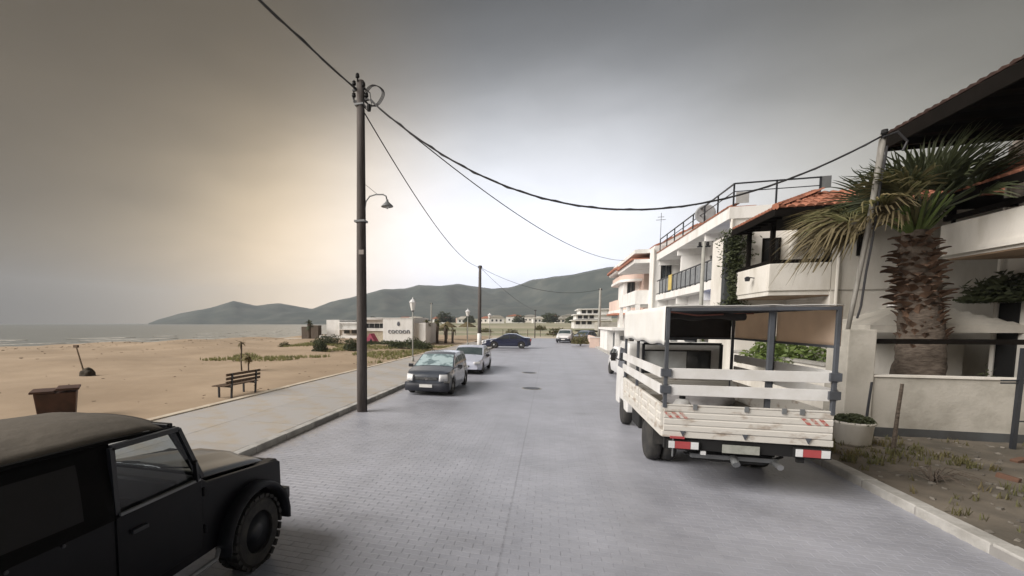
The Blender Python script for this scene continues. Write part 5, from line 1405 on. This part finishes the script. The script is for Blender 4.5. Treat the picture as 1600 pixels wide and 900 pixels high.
    for k in range(34):
        a = rnd.uniform(0, 2*PI); e_ = rnd.uniform(.5, 1.3); d = Vector((math.cos(a)*math.cos(e_), math.sin(a)*math.cos(e_), math.sin(e_))); st_.tube([C0 + Vector((0, 0, -.25)), C0 + d*rnd.uniform(.5, .9)], [.05, .02], 5)
    st_ = st_.build('petiole_cluster', leaf_l, pt); st_['kind'] = 'stuff'
    for i in range(7):       # dead brown fronds hang to the street side
        az_ = PI*1.02 + rnd.uniform(-.5, .6); frond(browns[rnd.randrange(3)], az_, R(rnd.uniform(14, 36)), rnd.uniform(1.0, 1.35), rnd.uniform(-.6, .6))
    return pt
mk_palm((7.63, 12.25, 0), 'large fan palm with a shaggy brown trunk behind the low garden wall')

def small_palm(name, label, loc, h, r, nf, fl, mt, group=None, boots=True, seed=0, tuft=False):
    t_ = thing(name, label, 'palm', loc, random.uniform(0, 6), group)
    MB().tube([(0, 0, -.1), (.03, 0, h*.3), (.0, 0, h*.7), (0, 0, h)], [r*1.25, r, r*1.1, r*1.35], 9).build('trunk', bark2, t_, smooth=True)
    rnd = random.Random(seed); m = MB()
    for k in range(nf):
        az_ = k*2.4; el_ = rnd.uniform(-.9, 1.2) if not tuft else rnd.uniform(-1.2, .9); L_ = fl*rnd.uniform(.7, 1.1)
        for q in range(7):
            a = az_ + (q-3)*.13; d = Vector((math.cos(a)*math.cos(el_), math.sin(a)*math.cos(el_), math.sin(el_))); sd_ = Vector((-math.sin(a), math.cos(a), 0))*.05*fl
            p0 = Vector((0, 0, h)); p1 = p0 + d*L_*.55; p2 = p0 + d*L_ + Vector((0, 0, -.35*L_))
            o = len(m.v); m.v += [tuple(v) for v in (p0-sd_*.4, p0+sd_*.4, p1-sd_, p1+sd_, p2)]; m.f += [(o, o+1, o+3, o+2), (o+2, o+3, o+4)]
    c = m.build('crown', mt, t_); c['kind'] = 'stuff'; del c['kind']
    return t_
G4 = 'young palms at the end of the promenade'
small_palm('palm', 'leftmost and tallest of the four palms by the white bar', (-12.6, 46.9, 0), 2.45, .17, 14, .75, leaf_y, G4, seed=1)
small_palm('palm', 'second palm from the left in the row of four by the white bar', (-11.75, 48.2, 0), 2.5, .15, 14, .7, leaf_y, G4, seed=2)
small_palm('palm', 'third palm from the left, splayed at its foot, in the row by the white bar', (-11.1, 49.5, 0), 2.1, .15, 12, .6, leaf_y, G4, seed=3)
small_palm('palm', 'rightmost and smallest palm of the row of four by the white bar', (-10.6, 51.0, 0), 1.7, .13, 12, .55, leaf_y, G4, seed=4)
small_palm('palm', 'single small palm left of the low white beach houses', (-31.5, 55, 0), 2.3, .22, 16, 1.0, leaf_g, seed=5)
small_palm('palm', 'tall thin dried palm stem with a brown tuft behind the bench', (-14.33, 18.5, 0), 1.45, .035, 12, .26, leaf_b, seed=6, tuft=True)
small_palm('palm', 'shorter dried palm with a bushy brown head behind the bench', (-13.95, 18.5, 0), .85, .035, 16, .42, leaf_b, seed=7, tuft=True)
small_palm('palm', 'small green palm seen between the truck cab posts', (6.9, 24.5, 0), 1.9, .08, 14, .5, leaf_l, seed=8)

def bush(name, label, loc, sx, sy, sz, n, ls, mt, cat='bush', group=None, seed=0, stem=True):
    t_ = thing(name, label, cat, loc, 0, group); rnd = random.Random(seed); m = MB()
    for k in range(n):
        u = rnd.random()**.45; th = math.acos(rnd.uniform(-.15, 1)); ph = rnd.uniform(0, 2*PI)
        d = Vector((math.sin(th)*math.cos(ph), math.sin(th)*math.sin(ph), math.cos(th)))
        b_ = 1 + .38*mnoise.noise(d*1.9 + Vector((seed*7.1, 0, 0)))
        p = Vector((d.x*sx*u*b_, d.y*sy*u*b_, .18*sz + abs(d.z)*sz*u*b_*.85))
        a = Vector((rnd.uniform(-1, 1), rnd.uniform(-1, 1), rnd.uniform(-.4, 1))).normalized(); c_ = a.orthogonal().normalized(); s_ = ls*rnd.uniform(.6, 1.3)
        o = len(m.v); m.v += [tuple(p-a*s_), tuple(p+c_*s_*.45), tuple(p+a*s_), tuple(p-c_*s_*.45)]; m.f.append((o, o+1, o+2, o+3))
    m.build('foliage', mt, t_)
    if stem:
        s2 = MB()
        for k in range(5):
            a = 2*PI*k/5; s2.tube([(0, 0, 0), (math.cos(a)*sx*.25, math.sin(a)*sy*.25, sz*.35), (math.cos(a)*sx*.5, math.sin(a)*sy*.5, sz*.6)], [.03, .02, .01], 5)
        s2.build('branches', bark2, t_)
    return t_
bush('bush', 'round dark green bush on the sand, third from the utility pole', (-17.4, 32.0, 0), .62, .6, 1.0, 1500, .07, leaf_g, seed=1)
bush('bush', 'dense round bush on the sand directly left of the tall utility pole', (-15.6, 34.3, 0), .85, .8, 1.15, 2000, .07, leaf_g, seed=2)
bush('bush', 'wide dark bush in front of the low white beach houses', (-20.6, 39.5, 0), 1.7, 1.0, 1.25, 2400, .08, leaf_g, seed=3)
bush('bush', 'dark tuft of dry scrub standing alone on the open sand', (-24.5, 38, 0), .6, .5, .6, 500, .07, leaf_y, seed=4)
bush('bush', 'small low scrub beside the single palm on the sand', (-24.0, 43, 0), .7, .6, .6, 600, .07, leaf_g, seed=14)
hd_ = [( -13.1, 38.5, 1.0, .75), (-11.6, 38.3, 1.3, 1.0), (-10.5, 37.0, 1.1, .8), (-15.3, 41.5, 1.2, .6), (-17.2, 42.2, 1.2, .5)]
lb = ['rounded shrub in front of the word on the white bar wall', 'tallest shrub of the row under the lantern lamp', 'right hand end shrub of the row near the road', 'low shrub under the windows of the white bar', 'leftmost low shrub near the pink tent']
for i, (x, y, s_, h) in enumerate(hd_): bush('shrub', lb[i], (x, y, .1), s_, s_*.7, h, 1300, .08, leaf_g, 'shrub', 'shrubs planted in front of the bar', seed=20+i)
bush('bush', 'golden green bush beside the pink wall far down the right side', (3.3, 50.5, 0), .95, .9, 1.25, 1300, .09, leaf_y, seed=30)
bush('bush', 'bright green bush leaning over the wall behind the truck', (6.25, 14.6, 1.1), .85, 1.3, .95, 2600, .075, leaf_l, seed=31, stem=False)
bush('bush', 'low grey green plants on the verge in front of the iron fence', (5.35, 26, .1), .5, 1.8, .45, 900, .06, leaf_y, seed=32)
bush('hedge', 'dark green plant trailing from the balcony of the house at the right edge', (9.75, 13.2, 2.75), .75, 1.0, .75, 2200, .08, leaf_g, 'plant', seed=33, stem=False)
bush('potted_plant', 'small dark green plant by the door in the garden', (9.1, 12.6, 0), .3, .3, 1.4, 300, .07, leaf_g, 'plant', seed=34)

# ivy pillar between the guest house and the apartment house
iv = thing('ivy_pillar', 'narrow dark pillar overgrown with green ivy at the corner of the guest house', 'climber', (5.88, 17.45, 0))
part('pillar', mat('dark_trellis', (.05, .055, .06), .8), iv, (-.25, .1, .0, .3, 3.0, 5.25))
m = MB(); rnd = random.Random(3)
for k in range(3600):
    z = rnd.uniform(2.3, 5.5); w = interp([(2.2, .42), (2.9, .5), (3.3, .16), (4.4, .30), (5.3, .45), (5.6, .3)], z)*(1+.5*mnoise.noise(Vector((z*2.3, 1, 4))))
    p = Vector((rnd.gauss(.0, .55)*w, rnd.uniform(-.28, .1), z)); a = Vector((rnd.uniform(-1, 1), rnd.uniform(-1, 1), rnd.uniform(-1, 1))).normalized(); c_ = a.orthogonal().normalized(); s_ = rnd.uniform(.035, .075)
    o = len(m.v); m.v += [tuple(p-a*s_), tuple(p+c_*s_*.5), tuple(p+a*s_), tuple(p-c_*s_*.5)]; m.f.append((o, o+1, o+2, o+3))
m.build('foliage', leaf_g, iv)

# planter
pl_ = thing('planter', 'round white concrete planter with clipped green plant behind the truck at the kerb', 'planter', (5.62, 10.45, .08)); pl_.scale = (.88, .88, .92)
MB().lathe([(.24, 0), (.30, .06), (.33, .42), (.36, .46), (.36, .50), (.31, .50), (.30, .44)], (0, 0, 0), 20).build('pot', plaster_cream, pl_, smooth=True)
m = MB(); rnd = random.Random(9)
for k in range(1500):
    th = math.acos(rnd.uniform(0, 1)); ph = rnd.uniform(0, 2*PI); u = rnd.random()**.4
    p = Vector((math.sin(th)*math.cos(ph)*.36*u, math.sin(th)*math.sin(ph)*.36*u, .47+math.cos(th)*.18*u)); a = Vector((rnd.uniform(-1, 1), rnd.uniform(-1, 1), rnd.uniform(0, 1))).normalized(); c_ = a.orthogonal().normalized(); s_ = rnd.uniform(.02, .045)
    o = len(m.v); m.v += [tuple(p-a*s_), tuple(p+c_*s_*.5), tuple(p+a*s_), tuple(p-c_*s_*.5)]; m.f.append((o, o+1, o+2, o+3))
m.build('plant', leaf_g, pl_)

# weeds, dune grass
def grass(name, pts, h, mt, label=None):
    m = MB(); rnd = random.Random(len(pts))
    for (x, y, z) in pts:
        for k in range(rnd.randint(5, 9)):
            a = rnd.uniform(0, 2*PI); ln = h*rnd.uniform(.5, 1.3); lean = rnd.uniform(.1, .9); sd_ = Vector((-math.sin(a), math.cos(a), 0))*h*.07
            p0 = Vector((x+rnd.uniform(-.05, .05), y+rnd.uniform(-.05, .05), z)); p1 = p0 + Vector((math.cos(a)*lean*ln*.4, math.sin(a)*lean*ln*.4, ln*.6)); p2 = p0 + Vector((math.cos(a)*lean*ln, math.sin(a)*lean*ln, ln*(1-lean*.35)))
            o = len(m.v); m.v += [tuple(v) for v in (p0-sd_, p0+sd_, p1-sd_*.7, p1+sd_*.7, p2)]; m.f += [(o, o+1, o+3, o+2), (o+2, o+3, o+4)]
    o = m.build(name, mt); o['kind'] = 'stuff'; o['label'] = label or name; return o
rnd = random.Random(21); pts = []
while len(pts) < 150:
    x, y = rnd.uniform(4.75, 9), rnd.uniform(5, 11.3)
    dens = .12 + (1.0 if mnoise.noise(Vector((x*1.1, y*1.1, 3))) > .18 else 0) + (.8 if y > 9.2 and x < 6.6 else 0)
    if rnd.random() < dens*.7: pts.append((x, y, verge_h(x, y)))
grass('weeds', pts, .11, leaf_y, 'dry weeds growing over the bare ground at the right')
pts = []
while len(pts) < 85:
    x, y = rnd.uniform(4.9, 6.7), rnd.uniform(9.0, 10.9)
    if (x-5.62)**2+(y-10.45)**2 > .14: pts.append((x, y, verge_h(x, y)))
grass('green_weeds', pts, .13, leaf_y, 'green weeds round the planter and stakes')
pts = []
while len(pts) < 2600:
    x, y = rnd.uniform(-24, -9.4), rnd.uniform(24, 46)
    d_ = mnoise.noise(Vector((x*.22, y*.22, 9)))
    if d_ > -.02 + .018*(-x-10) - .012*(y-28): pts.append((x, y, sand_h(x, y)+.04))
grass('dune_grass', pts, .22, tmat('dune_grass', (.30, .29, .13), .8, .3, c2=(.19, .20, .08), scale=1), 'pale dune grass on the sand before the bar')
# stones and litter on the bare ground
m = MB(); 
for k in range(420):
    x, y = rnd.uniform(4.7, 9.5), rnd.uniform(4.5, 11.3); s_ = rnd.uniform(.008, .035); z = verge_h(x, y); M = Matrix.Translation((x, y, z)) @ Matrix.Rotation(rnd.uniform(0, 6), 4, 'Z') @ Matrix.Rotation(rnd.uniform(-.5, .5), 4, 'X')
    m.box(-s_, s_, -s_*.7, s_*.7, -s_*.3, s_*.6, M)
o = m.build('gravel', mat('gravel', (.17, .155, .135), .95, island=.4)); o['kind'] = 'stuff'; o['label'] = 'loose stones on the bare ground at the right'
brk = mat('broken_brick', (.14, .075, .05), .9, c2=(.09, .055, .04))
for i, (x, y, a) in enumerate(((7.6, 9.9, .4), (8.1, 9.6, 1.2), (6.5, 8.6, 2.2), (8.7, 10.3, .1))):
    o = MB().box(-.11, .11, -.05, .05, -.02, .06).build('brick', brk, bevel=.01, loc=(x, y, verge_h(x, y))); o.rotation_euler = (.1, -.15, a)
    tag(o, ['half buried red brick nearest the garden wall base', 'red brick lying askew left of the iron post', 'loose red brick lying closest to the kerb', 'red brick at the foot of the iron post'][i], 'brick', 'bricks on the bare ground')
br_ = MB()
for k in range(26):
    a = rnd.uniform(0, 6.28); l_ = rnd.uniform(.2, .55); z0 = rnd.uniform(.02, .15); br_.tube([(0, 0, 0), (math.cos(a)*l_*.5, math.sin(a)*l_*.5, z0+.06), (math.cos(a)*l_, math.sin(a)*l_, z0)], [.008, .006, .003], 4)
for i, (x, y) in enumerate(((8.2, 8.9), (5.45, 8.3))):
    o = br_.build('dry_branch', bark2, loc=(x, y, verge_h(x, y))); tag(o, ['heap of dry branches on the bare ground below the palm', 'small dark heap of twigs just behind the right kerb'][i], 'branches')
# stakes and iron post
for (x, y, h, r_, mt, lab) in ((6.05, 10.9, 1.2, .022, dark_metal, 'thin dark iron stake in front of the corner pillar'), (5.98, 10.0, 1.28, .028, bark2, 'rough brown wooden stake between planter and palm')):
    o = MB().tube([(0, 0, 0), (.03, 0, h*.6), (.06, .0, h)], [r_*1.3, r_, r_*.9], 7).build('stake', mt, loc=(x, y, .05)); tag(o, lab, 'stake')
gp = thing('gate_post', 'dark iron gate post with short bars at the right end of the low wall', 'post', (8.26, 10.9, .05))
MB().beam((0, 0, 0), (.02, 0, 1.9), .06).build('post', dark_metal, gp)
for z in (.55, 1.25, 1.3): MB().beam((-.25 if z > 1 else 0, 0, z), (.3, 0, z+.02), .025).build('bar', dark_metal, gp)

# ================================================================ ON THE BEACH AND PROMENADE
bwood = mat('bench_wood', (.13, .085, .055), .8, c2=(.08, .05, .03), scale=2, stretch=(1, 6, 1))
be = thing('bench', 'brown slatted bench at the edge of the sand, facing the sea', 'bench', (0, 0, 0))
for y in (11.75, 12.95):
    MB().beam((-9.98, y, 0.05), (-9.98, y, .42), .05).build('leg', dark_metal, be)
    MB().beam((-9.52, y, 0.05), (-9.46, y, .84), .05).build('leg', dark_metal, be)
    MB().beam((-10.0, y, .41), (-9.5, y, .40), .04).build('seat_rail', dark_metal, be)
for k in range(4): B(-10.04+k*.125, -9.945+k*.125, 11.5, 13.2, .425, .455).build('slat', bwood, be)
for k in range(3): MB().box(-9.515+k*.008, -9.485+k*.008, 11.5, 13.2, .52+k*.12, .60+k*.12).build('slat', bwood, be)
bn = thing('waste_container', 'brown waste container with two lids standing on the sand above the jeep', 'waste container', (-11.75, 8.1, 0.04), R(50))
brn = mat('bin_brown', (.085, .04, .028), .6, c2=(.05, .025, .018))
m = MB(); m.v = [(-.36, -.28, .03), (.36, -.28, .03), (.36, .28, .03), (-.36, .28, .03), (-.42, -.32, .66), (.42, -.32, .66), (.42, .32, .66), (-.42, .32, .66)]; m.f = [(0,3,2,1), (4,5,6,7), (0,1,5,4), (1,2,6,5), (2,3,7,6), (3,0,4,7)]
m.build('body', brn, bn, bevel=.02)
for x0, x1, dz in ((-.49, -.01, 0), (.01, .48, .05)): MB().box(x0, x1, -.38, .36, .665+dz, .72+dz).build('lid', brn, bn, bevel=.015)
for x in (-.22, .22): MB().lathe([(.05, -.02), (.05, .02)], (x, -.2, .05), 10, 'x').build('wheel', rubber, bn)
ps = thing('leaning_post', 'leaning pale post with a dark heap at its foot on the open sand', 'post', (-20.45, 15.3, 0))
MB().tube([(.1, 0, 0), (-.35, 0, 1.38)], [.04, .03], 7).build('post', mat('post_pale', (.22, .17, .12), .9), ps); MB().box(-.46, -.22, -.05, .05, 1.28, 1.4).build('top_board', bwood, ps)
lm_ = lump('heap', '', None, (0, 0, 0), .34, .3, .36, mat('heap_dark', (.045, .035, .022), .9), 5); lm_.parent = ps; lm_.location = (.28, 0, 0)

# white bar with its name on the wall
bar = thing('beach_bar', 'low white beach bar with the word cocoon on its wall', 'building', (0, 0, 0))
part('wall', plaster, bar, (-16.95, -13.6, 45.0, 51, 0, 2.9)); part('wall', plaster, bar, (-19.6, -16.953, 45.6, 51, 0, .25), (-19.6, -16.953, 45.6, 51, 1.55, 1.85), (-19.6, -16.953, 45.6, 51, 2.4, 2.8))
part('wall', mat('bar_beige', (.50, .44, .34), .85, c2=(.36, .31, .24), scale=4), bar, (-19.5, -16.96, 45.75, 50.9, .252, 1.548))
for i in range(4): part('window', glass_dark, bar, (-19.45+i*.62, -18.88+i*.62, 45.72, 45.8, 1.87, 2.38))
part('roof_edge', plaster, bar, (-19.7, -13.5, 44.95, 51.1, 2.903, 2.98)); part('column', plaster, bar, (-19.75, -19.602, 45.2, 45.5, 0, 2.9))
part('panel', plaster, bar, (-13.598, -12.4, 45.6, 51, 0, 2.45))
sign_m = mat('sign_grey', (.13, .14, .17), .6)
fc = bpy.data.curves.new('word', 'FONT'); fc.body = 'cocoon'; fc.size = .80; fc.extrude = .02; fc.align_x = 'CENTER'; fc.space_character = 1.02
fo = bpy.data.objects.new('word', fc); col.objects.link(fo); dg = bpy.context.evaluated_depsgraph_get(); fm_ = bpy.data.meshes.new_from_object(fo.evaluated_get(dg)); bpy.data.objects.remove(fo)
fm_.materials.clear(); fm_.materials.append(sign_m); wo_ = link('lettering', fm_, bar); wo_.rotation_euler = (R(90), 0, 0); wo_.location = (-15.15, 44.97, 1.32)
wo_['kind'] = 'part'; del wo_['kind']
mm = MB()
for s in (-1, 1): mm.prism([(s*.01-15.2, 2.10), (s*.16-15.2, 2.2), (s*.14-15.2, 2.42), (-15.2+s*.05, 2.60), (-15.2+s*.01, 2.5)][::s], 'y', 44.96, 44.985)
mm.build('emblem', sign_m, bar)
wb = thing('beach_houses', 'low white flat roofed buildings by the beach left of the utility pole', 'building', (0, 0, 0))
part('wall', plaster, wb, (-31.5, -29.4, 60, 66, 0, 2.9)); part('wall', plaster, wb, (-29.398, -26, 60.3, 66, 0, 2.4)); part('wall', plaster, wb, (-25.998, -22.5, 59.5, 66, 0, 3.2))
part('roof_slab', plaster, wb, (-29.5, -25.9, 59.7, 66, 2.403, 2.55)); part('awning', plaster, wb, (-29.3, -26.1, 58.3, 60.2, 1.5, 1.58)); part('shade_screen', bark2, wb, (-34.5, -33.2, 58, 59, 0, 1.9), (-33.1, -31.8, 58, 59, 0, 2.1))
for x in (-28.8, -27.6, -26.9): part('window', glass_dark, wb, (x, x+.9, 60.26, 60.295, .9, 1.4))
part('window', glass_dark, wb, (-25.3, -23.4, 59.46, 59.495, 1.2, 1.8)); part('fence_board', plaster, wb, (-31, -24, 56.8, 56.9, 0, .7))
tn = thing('tent', 'small pink tent beside the utility pole in front of the white bar', 'tent', (-17.4, 42.9, .1))
MB().prism([(-.8, 0), (.8, 0), (.05, 1.25), (-.05, 1.25)], 'y', -.5, .6).build('canopy', tmat('tent_pink', (.62, .16, .24), .7, .4, c2=(.5, .1, .2)), tn); MB().prism([(-.2, 0.02), (.55, .02), (.12, .8)], 'y', -.515, -.502).build('opening', blackish, tn)
# village beyond the fields
wc = [plaster, plaster_cream, plaster_pink, plaster]
vill = [(-88, 300, 14, 3.8, 1, 'long cream house behind the four palms'), (-68, 290, 9, 3.4, 0, 'white gabled house left of the second pole'), (-60, 330, 12, 4.4, 2, 'pinkish house with a broad roof left of the second pole'), (-52, 285, 8, 3.2, 0, 'small white house directly left of the second pole'),
        (-40, 310, 11, 3.6, 1, 'cream house right of the second pole'), (-31, 280, 9, 3.8, 0, 'bright white gabled house above the navy car'), (-23, 330, 12, 5.0, 0, 'tallest white house above the navy car'), (-13, 350, 10, 4.8, 1, 'cream two storey house right of the navy car'),
        (-6, 300, 8, 3.2, 3, 'small white house in the middle of the far fields'), (3, 380, 12, 4.2, 2, 'pinkish house above the white car far away'), (8, 290, 8, 2.8, 1, 'low cream house close to the three storey building'), (-105, 330, 12, 4, 0, 'white house at the left end of the village'), (14, 340, 12, 5, 1, 'large cream house behind the three storey building')]
for i, (x, y, w, h, c, lab) in enumerate(vill):
    z = land_h(x, y)-.4; t_ = thing('village_house', lab, 'house', (x, y, z), R(random.uniform(-15, 15)), 'houses of the far village')
    part('wall', wc[c], t_, (-w/2, w/2, -4, 4, 0, h)); m = MB().prism([(-w/2-.4, h+.003), (w/2+.4, h+.003), (w*.2 if i % 2 else 0, h+1.5), (-w*.2 if i % 2 else -.01, h+1.5)], 'y', -4.5, 4.5); m.build('roof', [plaster_old, tile_far, concrete, plaster_cream, tile_far][i % 5], t_)
    for k in range(3): part('window', glass_dark, t_, (-w*.35+k*w*.28, -w*.35+k*w*.28+1.1, -4.06, -4.01, h*.4, h*.4+1.2))
tl = ['dark tree among the village houses']
spots = [(-120, 300), (-78, 280), (-73, 340), (-46, 270), (-36, 345), (-18, 290), (-2, 340), (1, 275), (12, 260), (20, 300), (-95, 345), (-27, 360), (6, 330), (-60, 262)]
spots.sort(key=lambda p: math.atan2(p[0], p[1]))
ordn = ['leftmost', 'second from left', 'third from left', 'fourth from left', 'fifth from left', 'sixth from left', 'seventh from left', 'seventh from right', 'sixth from right', 'fifth from right', 'fourth from right', 'third from right', 'second from right', 'rightmost']
tl2 = ['dark round tree, '+q_+', among the houses of the far village' for q_ in ordn]
tree0 = bush('tree', 'dark rounded tree standing among the far village houses', (0, 0, 0), 4.0, 3.6, 5.0, 1100, .55, leaf_g, 'tree', 'trees among the village houses', seed=50)
for i, (x, y) in enumerate(spots):
    s_ = random.uniform(.7, 1.3); z = land_h(x, y)-.3
    if i == 0: tree0.location = (x, y, z); tree0['label'] = tl2[0]
    else: copy_tree(tree0, loc=(x, y, z), rz=random.uniform(0, 6), label=tl2[i], scale=(s_*1.2, s_, s_*random.uniform(.8, 1.1)))

# thatched sunshades behind the palms, manhole covers, wrack on the sand
for i, (x, y, lab) in enumerate(((-13.2, 60, 'leftmost brown thatched sunshade behind the four palms'), (-11.2, 64, 'middle brown thatched sunshade behind the four palms'), (-15.8, 57, 'brown thatched sunshade closest to the white bar'))):
    s_ = thing('sunshade', lab, 'sunshade', (x, y, .1), 0, 'thatched sunshades')
    MB().tube([(0, 0, 0), (0, 0, 2.4)], .05, 6).build('pole', bark2, s_); MB().lathe([(1.3, 1.75), (1.25, 1.85), (.1, 2.5), (.001, 2.55)], (0, 0, 0), 12).build('thatch', leaf_b, s_)
for x, y, lab in ((-.85, 22.3, 'round manhole cover in the middle of the street, the farther one'), (-.55, 16.9, 'round manhole cover in the middle of the street, the nearer one')):
    c_ = thing('manhole_cover', lab, 'manhole cover', (x, y, .004)); MB().lathe([(.36, 0), (.36, .008), (.001, .009)], (0, 0, 0), 20).build('ring', concrete, c_); q = MB().lathe([(.30, .008), (.30, .013), (.001, .013)], (0, 0, 0), 20); q.build('lid', dark_metal, c_)
m = MB(); rnd = random.Random(77)
for k in range(650):
    y = rnd.uniform(8, 60); u = rnd.random()
    x = -9.3 - rnd.expovariate(.12) if u < .35 else coast(y) + 12 + rnd.gauss(0, 1.6) if u < .7 else rnd.uniform(coast(y)+8, -10)
    if x < coast(y)+4: continue
    z = sand_h(x, y)+.05; s_ = rnd.uniform(.008, .035)*(2.2 if x < -30 else 1); M = Matrix.Translation((x, y, z)) @ Matrix.Rotation(rnd.uniform(0, 6), 4, 'Z')
    m.box(-s_*1.6, s_*1.6, -s_*.5, s_*.5, -.01, s_*.5, M)
o = m.build('beach_wrack', mat('wrack', (.16, .115, .075), .95, island=.5)); o['kind'] = 'stuff'; o['label'] = 'dry seaweed, sticks and stones scattered on the sand'

sc0 = bush('scrub', 'leftmost scrub bush on the pale field beyond the street', (-22, 96, .6), 1.6, 1.2, 1.2, 500, .2, leaf_y, 'scrub', 'scrub on the far field', seed=61)
for i, (x, y, lab) in enumerate(((-14, 105, 'low scrub on the far field behind the second utility pole'), (-7, 92, 'scrub bush on the far field just above the navy car'), (-2, 118, 'scrub bush on the far field right of the navy car'), (1.5, 88, 'scrub bush at the end of the street behind the white car'), (-34, 112, 'scrub bush on the far field above the shrubs of the bar'))):
    copy_tree(sc0, loc=(x, y, land_h(x, y)-.1), rz=i*1.3, label=lab, scale=(1+.3*(i % 2), 1, .8+.15*i))
ff = thing('field_fence', 'low post and wire fence along the near edge of the far field', 'fence', (0, 0, 0))
for i in range(16): part('post', bark2, ff, (-30+i*2.2, -29.9+i*2.2, 83, 83.1, 0, 1.3))
for z in (.6, 1.1): part('wire', grey_metal, ff, (-30, 3.1, 83.03, 83.06, z, z+.03))
# ================================================================ HAZE
hz = MB().box(-2610, 1500, -310, 2510, -3, 236).build('haze', None)
hm = bpy.data.materials.new('haze'); hm.use_nodes = True
t = hm.node_tree; t.nodes.clear()
pv = t.nodes.new('ShaderNodeVolumePrincipled'); pv.inputs['Color'].default_value = (.80, .87, .97, 1); pv.inputs['Density'].default_value = .0003
pv.inputs['Anisotropy'].default_value = .0
ou = t.nodes.new('ShaderNodeOutputMaterial'); t.links.new(pv.outputs[0], ou.inputs['Volume'])
hz.data.materials.append(hm); hz['kind'] = 'stuff'
